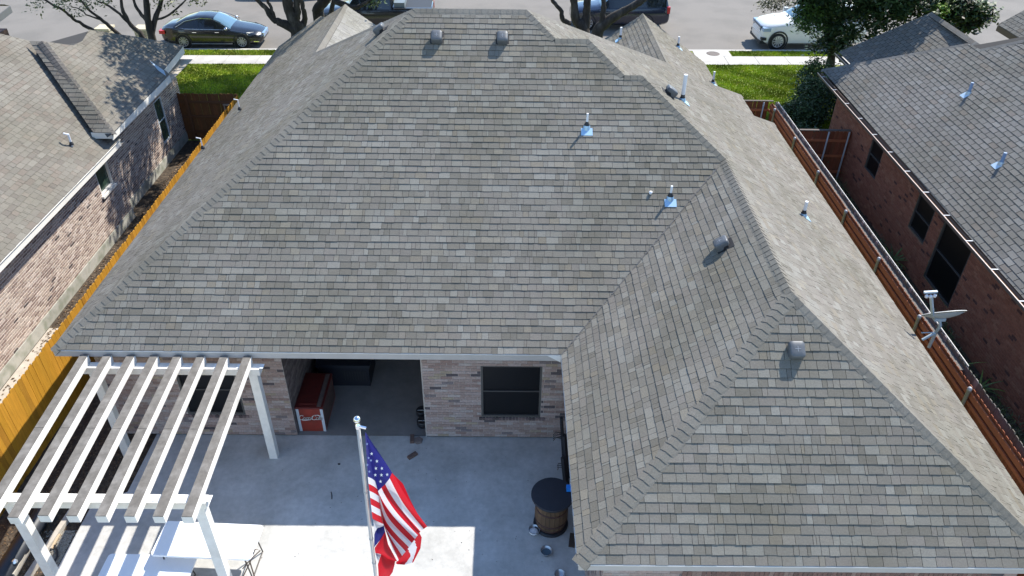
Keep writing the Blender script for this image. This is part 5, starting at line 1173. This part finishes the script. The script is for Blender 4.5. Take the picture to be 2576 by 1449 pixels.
leaves(t3, 'crown', [(4.2, 36.5, 8.2, 2.5, 2.0, 1.8)], 9000, LG, (.06, .13)); leaves(t3b, 'crown', [(7.5, 33.5, 8.0, 2.0, 1.8, 1.4), (9.5, 33.8, 7.0, 1.4, 1.2, .8), (11.2, 32.2, 6.0, 1.5, 1.3, .7)], 9000, LG, (.06, .13))
# tree 4: dark magnolia by the right house
def D4_(x, y, Y): return atY((3000+x/2.576)*.644, y/2.576*.644, Y)
b4 = V((D4_(640, 600, 32.5).x, 32.5, 0)); t4 = empty('magnolia_tree', b4, 'dense dark green magnolia hiding the rear of the white SUV', 'tree')
limb(t4, 'trunk', [b4, D4_(640, 560, 32.5), D4_(620, 300, 32.5), D4_(600, 100, 32.5), D4_(590, -200, 32.5)], [.2, .17, .15, .13, .1])
limb(t4, 'limb', [D4_(640, 400, 32.5), D4_(750, 200, 32.5), D4_(760, 0, 32.5)], [.12, .09, .06]); limb(t4, 'limb', [D4_(600, 250, 32.3), D4_(480, 120, 32.3), D4_(470, -60, 32.3)], [.1, .09, .06])
q = lambda x, y, Y, a, b, c_: (*D4_(x, y, Y), a, b, c_)
leaves(t4, 'crown', [(15.3, 30.3, 7.3, 2.0, 1.3, 1.4), (14.2, 29.8, 7.0, 1.0, .9, .9), q(700, 300, 32.2, .8, .6, .8), q(580, 480, 32.0, .6, .45, .45), q(900, 200, 32, 1.4, .8, .9), q(1200, 120, 31.6, 1.5, .8, .7), q(1450, 60, 31.2, 1.2, .7, .6), q(640, 160, 32.3, .6, .5, .7), q(1000, -80, 32, 3.2, 1.2, 1.0), q(1000, -300, 31.8, 2.6, 1.3, 1.2), q(700, 520, 32.0, .5, .4, .4), q(850, 380, 32, .8, .5, .35)], 27000, LD, (.07, .14))
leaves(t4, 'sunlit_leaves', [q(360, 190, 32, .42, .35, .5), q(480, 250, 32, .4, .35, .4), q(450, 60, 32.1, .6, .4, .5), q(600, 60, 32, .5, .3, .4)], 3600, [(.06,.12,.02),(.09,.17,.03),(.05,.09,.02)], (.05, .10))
b5 = V((D4_(1900, 300, 31.6).x, 31.6, 0)); t5 = empty('magnolia_tree', b5, 'small broad-leaved magnolia showing beyond the front hip of the right house', 'tree')
limb(t5, 'trunk', [b5, D4_(1950, 260, 31.6), D4_(1900, 100, 31.6), D4_(1850, -100, 31.6)], [.12, .08, .06, .05]); limb(t5, 'branch', [D4_(1940, 230, 31.6), D4_(2010, 120, 31.6), D4_(2080, 60, 31.6)], [.04, .03, .02])
leaves(t5, 'crown', [q(1830, 120, 31.5, .55, .4, .45), q(2080, 120, 31.6, .6, .4, .5), q(1990, 240, 31.6, .45, .35, .3), q(2020, 40, 31.6, .4, .3, .3), q(2150, 180, 31.6, .35, .3, .3), q(1750, 40, 31.5, .5, .4, .3), q(1930, 20, 31.5, .35, .3, .3)], 4200, [(.03,.06,.02),(.04,.075,.02),(.09,.12,.03),(.06,.05,.03)], (.08, .15))
leaves(t5, 'bright_leaves', [q(1710, 110, 31.2, .35, .25, .3)], 500, [(.22, .36, .04)], (.05, .1))
tw_ = empty('oak_tree', tuple(V((D4_(60, 20, 34).x, 34, 0))), 'thin leafy twigs hanging into view above the hood of the white SUV', 'tree')
limb(tw_, 'branch', [D4_(-150, -200, 34), D4_(0, -30, 34), D4_(90, 60, 34)], [.04, .02, .01]); leaves(tw_, 'crown', [q(40, 20, 34, .7, .3, .25), q(200, 10, 34, .4, .3, .2), q(20, 60, 34, .3, .3, .2)], 900, [(.12,.11,.06),(.09,.10,.04)], (.04, .08))

# bushes and plants by the right house
def bush(x, y, h, r, lab, cols, n=2600, size=(.04, .09), name='bush'):
    b = empty(name, (x, y, 0), lab, 'bush', 'shrubs beside the right house')
    k = MB(); 
    for i in range(5): k.tube([(x, y, 0), (x+random.uniform(-r, r)*.4, y+random.uniform(-r, r)*.4, h*.6)], .02, 6)
    k.build('stem', m_bark, b); leaves(b, 'foliage', [(x, y, h*.55, r, r, h*.5)], n, cols, size)
bush(12.55, 29.6, 1.7, .9, 'tall dark shrub at the front corner of the right house', LD, 5200)
bush(11.5, 28.5, 1.2, .8, 'rounded dark shrub next to the gutter corner on the right lawn', LD, 4200)
bush(10.9, 26.6, .9, .8, 'low dark shrub filling the space before the short cross fence', LD, 4200)
bush(12.9, 31.3, 1.9, .7, 'leafy sunlit shrub under the magnolia beside the right lawn', [(.06,.11,.02),(.04,.08,.02)], 3600)
bush(10.9, 25.2, .8, .6, 'small shrub in the shade against the short red cross fence', LD, 2400)
gcv = MB()
for _ in range(34000):
    x, y = random.uniform(9.95, 11.45), random.uniform(6.5, 24.2)
    if random.random() < .25*(1+sin(y*2.3)): continue
    s_ = random.uniform(.04, .12); z = random.uniform(.02, .45)*(.6+.4*sin(y*1.7)); a = random.uniform(0, 6.3); tl = random.uniform(.3, 1); k = random.uniform(.6, 1.4); c_2 = random.choice(((.06, .10, .03), (.09, .13, .04), (.10, .09, .05)))
    gcv.add([(x, y, z), (x+s_*cos(a)-.012*sin(a), y+s_*sin(a)+.012*cos(a), z+s_*tl), (x+s_*1.4*cos(a), y+s_*1.4*sin(a), z+s_*tl*.8), (x+s_*cos(a)+.012*sin(a), y+s_*sin(a)-.012*cos(a), z+s_*tl)], [(0, 1, 2, 3)], tuple(q_*k for q_ in c_2))
gcv.build('ground_cover', m_leaf, kind='stuff')
def yucca(x, y, lab, n=16, L_=.7, cols=((.10, .16, .04), (.06, .10, .03), (.16, .22, .05))):
    b = empty('yucca_plant', (x, y, 0), lab, 'plant', 'spiky plants between the fence and the right house')
    for i in range(n):
        a = 2*pi*i/n+random.uniform(-.2, .2); ln = L_*random.uniform(.7, 1.1); up = random.uniform(.5, 1.3); c_2 = random.choice(cols); vs = []
        for j in range(5):
            t = j/4; r = ln*t; z = .15+ln*(up*t-.55*t*t); w2 = .035*(1-t)*1.0+.002; vs += [(x+r*cos(a)-w2*sin(a), y+r*sin(a)+w2*cos(a), z), (x+r*cos(a)+w2*sin(a), y+r*sin(a)-w2*cos(a), z)]
        MB().add(vs, [(2*j, 2*j+1, 2*j+3, 2*j+2) for j in range(4)], c_2).build('leaf', m_leaf, b)
p = atZ(2400, 905, .5); yucca(p.x, p.y, 'yucca with two bright green blades right of the satellite dish', cols=((.16, .24, .05), (.05, .08, .02)))
p = atZ(2330, 1000, .4); p = atZ(2470, 960, .4); yucca(p.x, p.y, 'shaded yucca further down the strip beside the right house wall')
p = atZ(2250, 640, .4); yucca(p.x, p.y, 'dark spiky plant halfway along the shaded strip, below the large window')
p = atZ(2160, 440, .4); yucca(p.x, p.y, 'small spiky plant near the cross fence end of the shaded strip')

# renderer
S.render.engine = 'CYCLES'
S.cycles.max_bounces = 6
print('objects', len(bpy.data.objects))
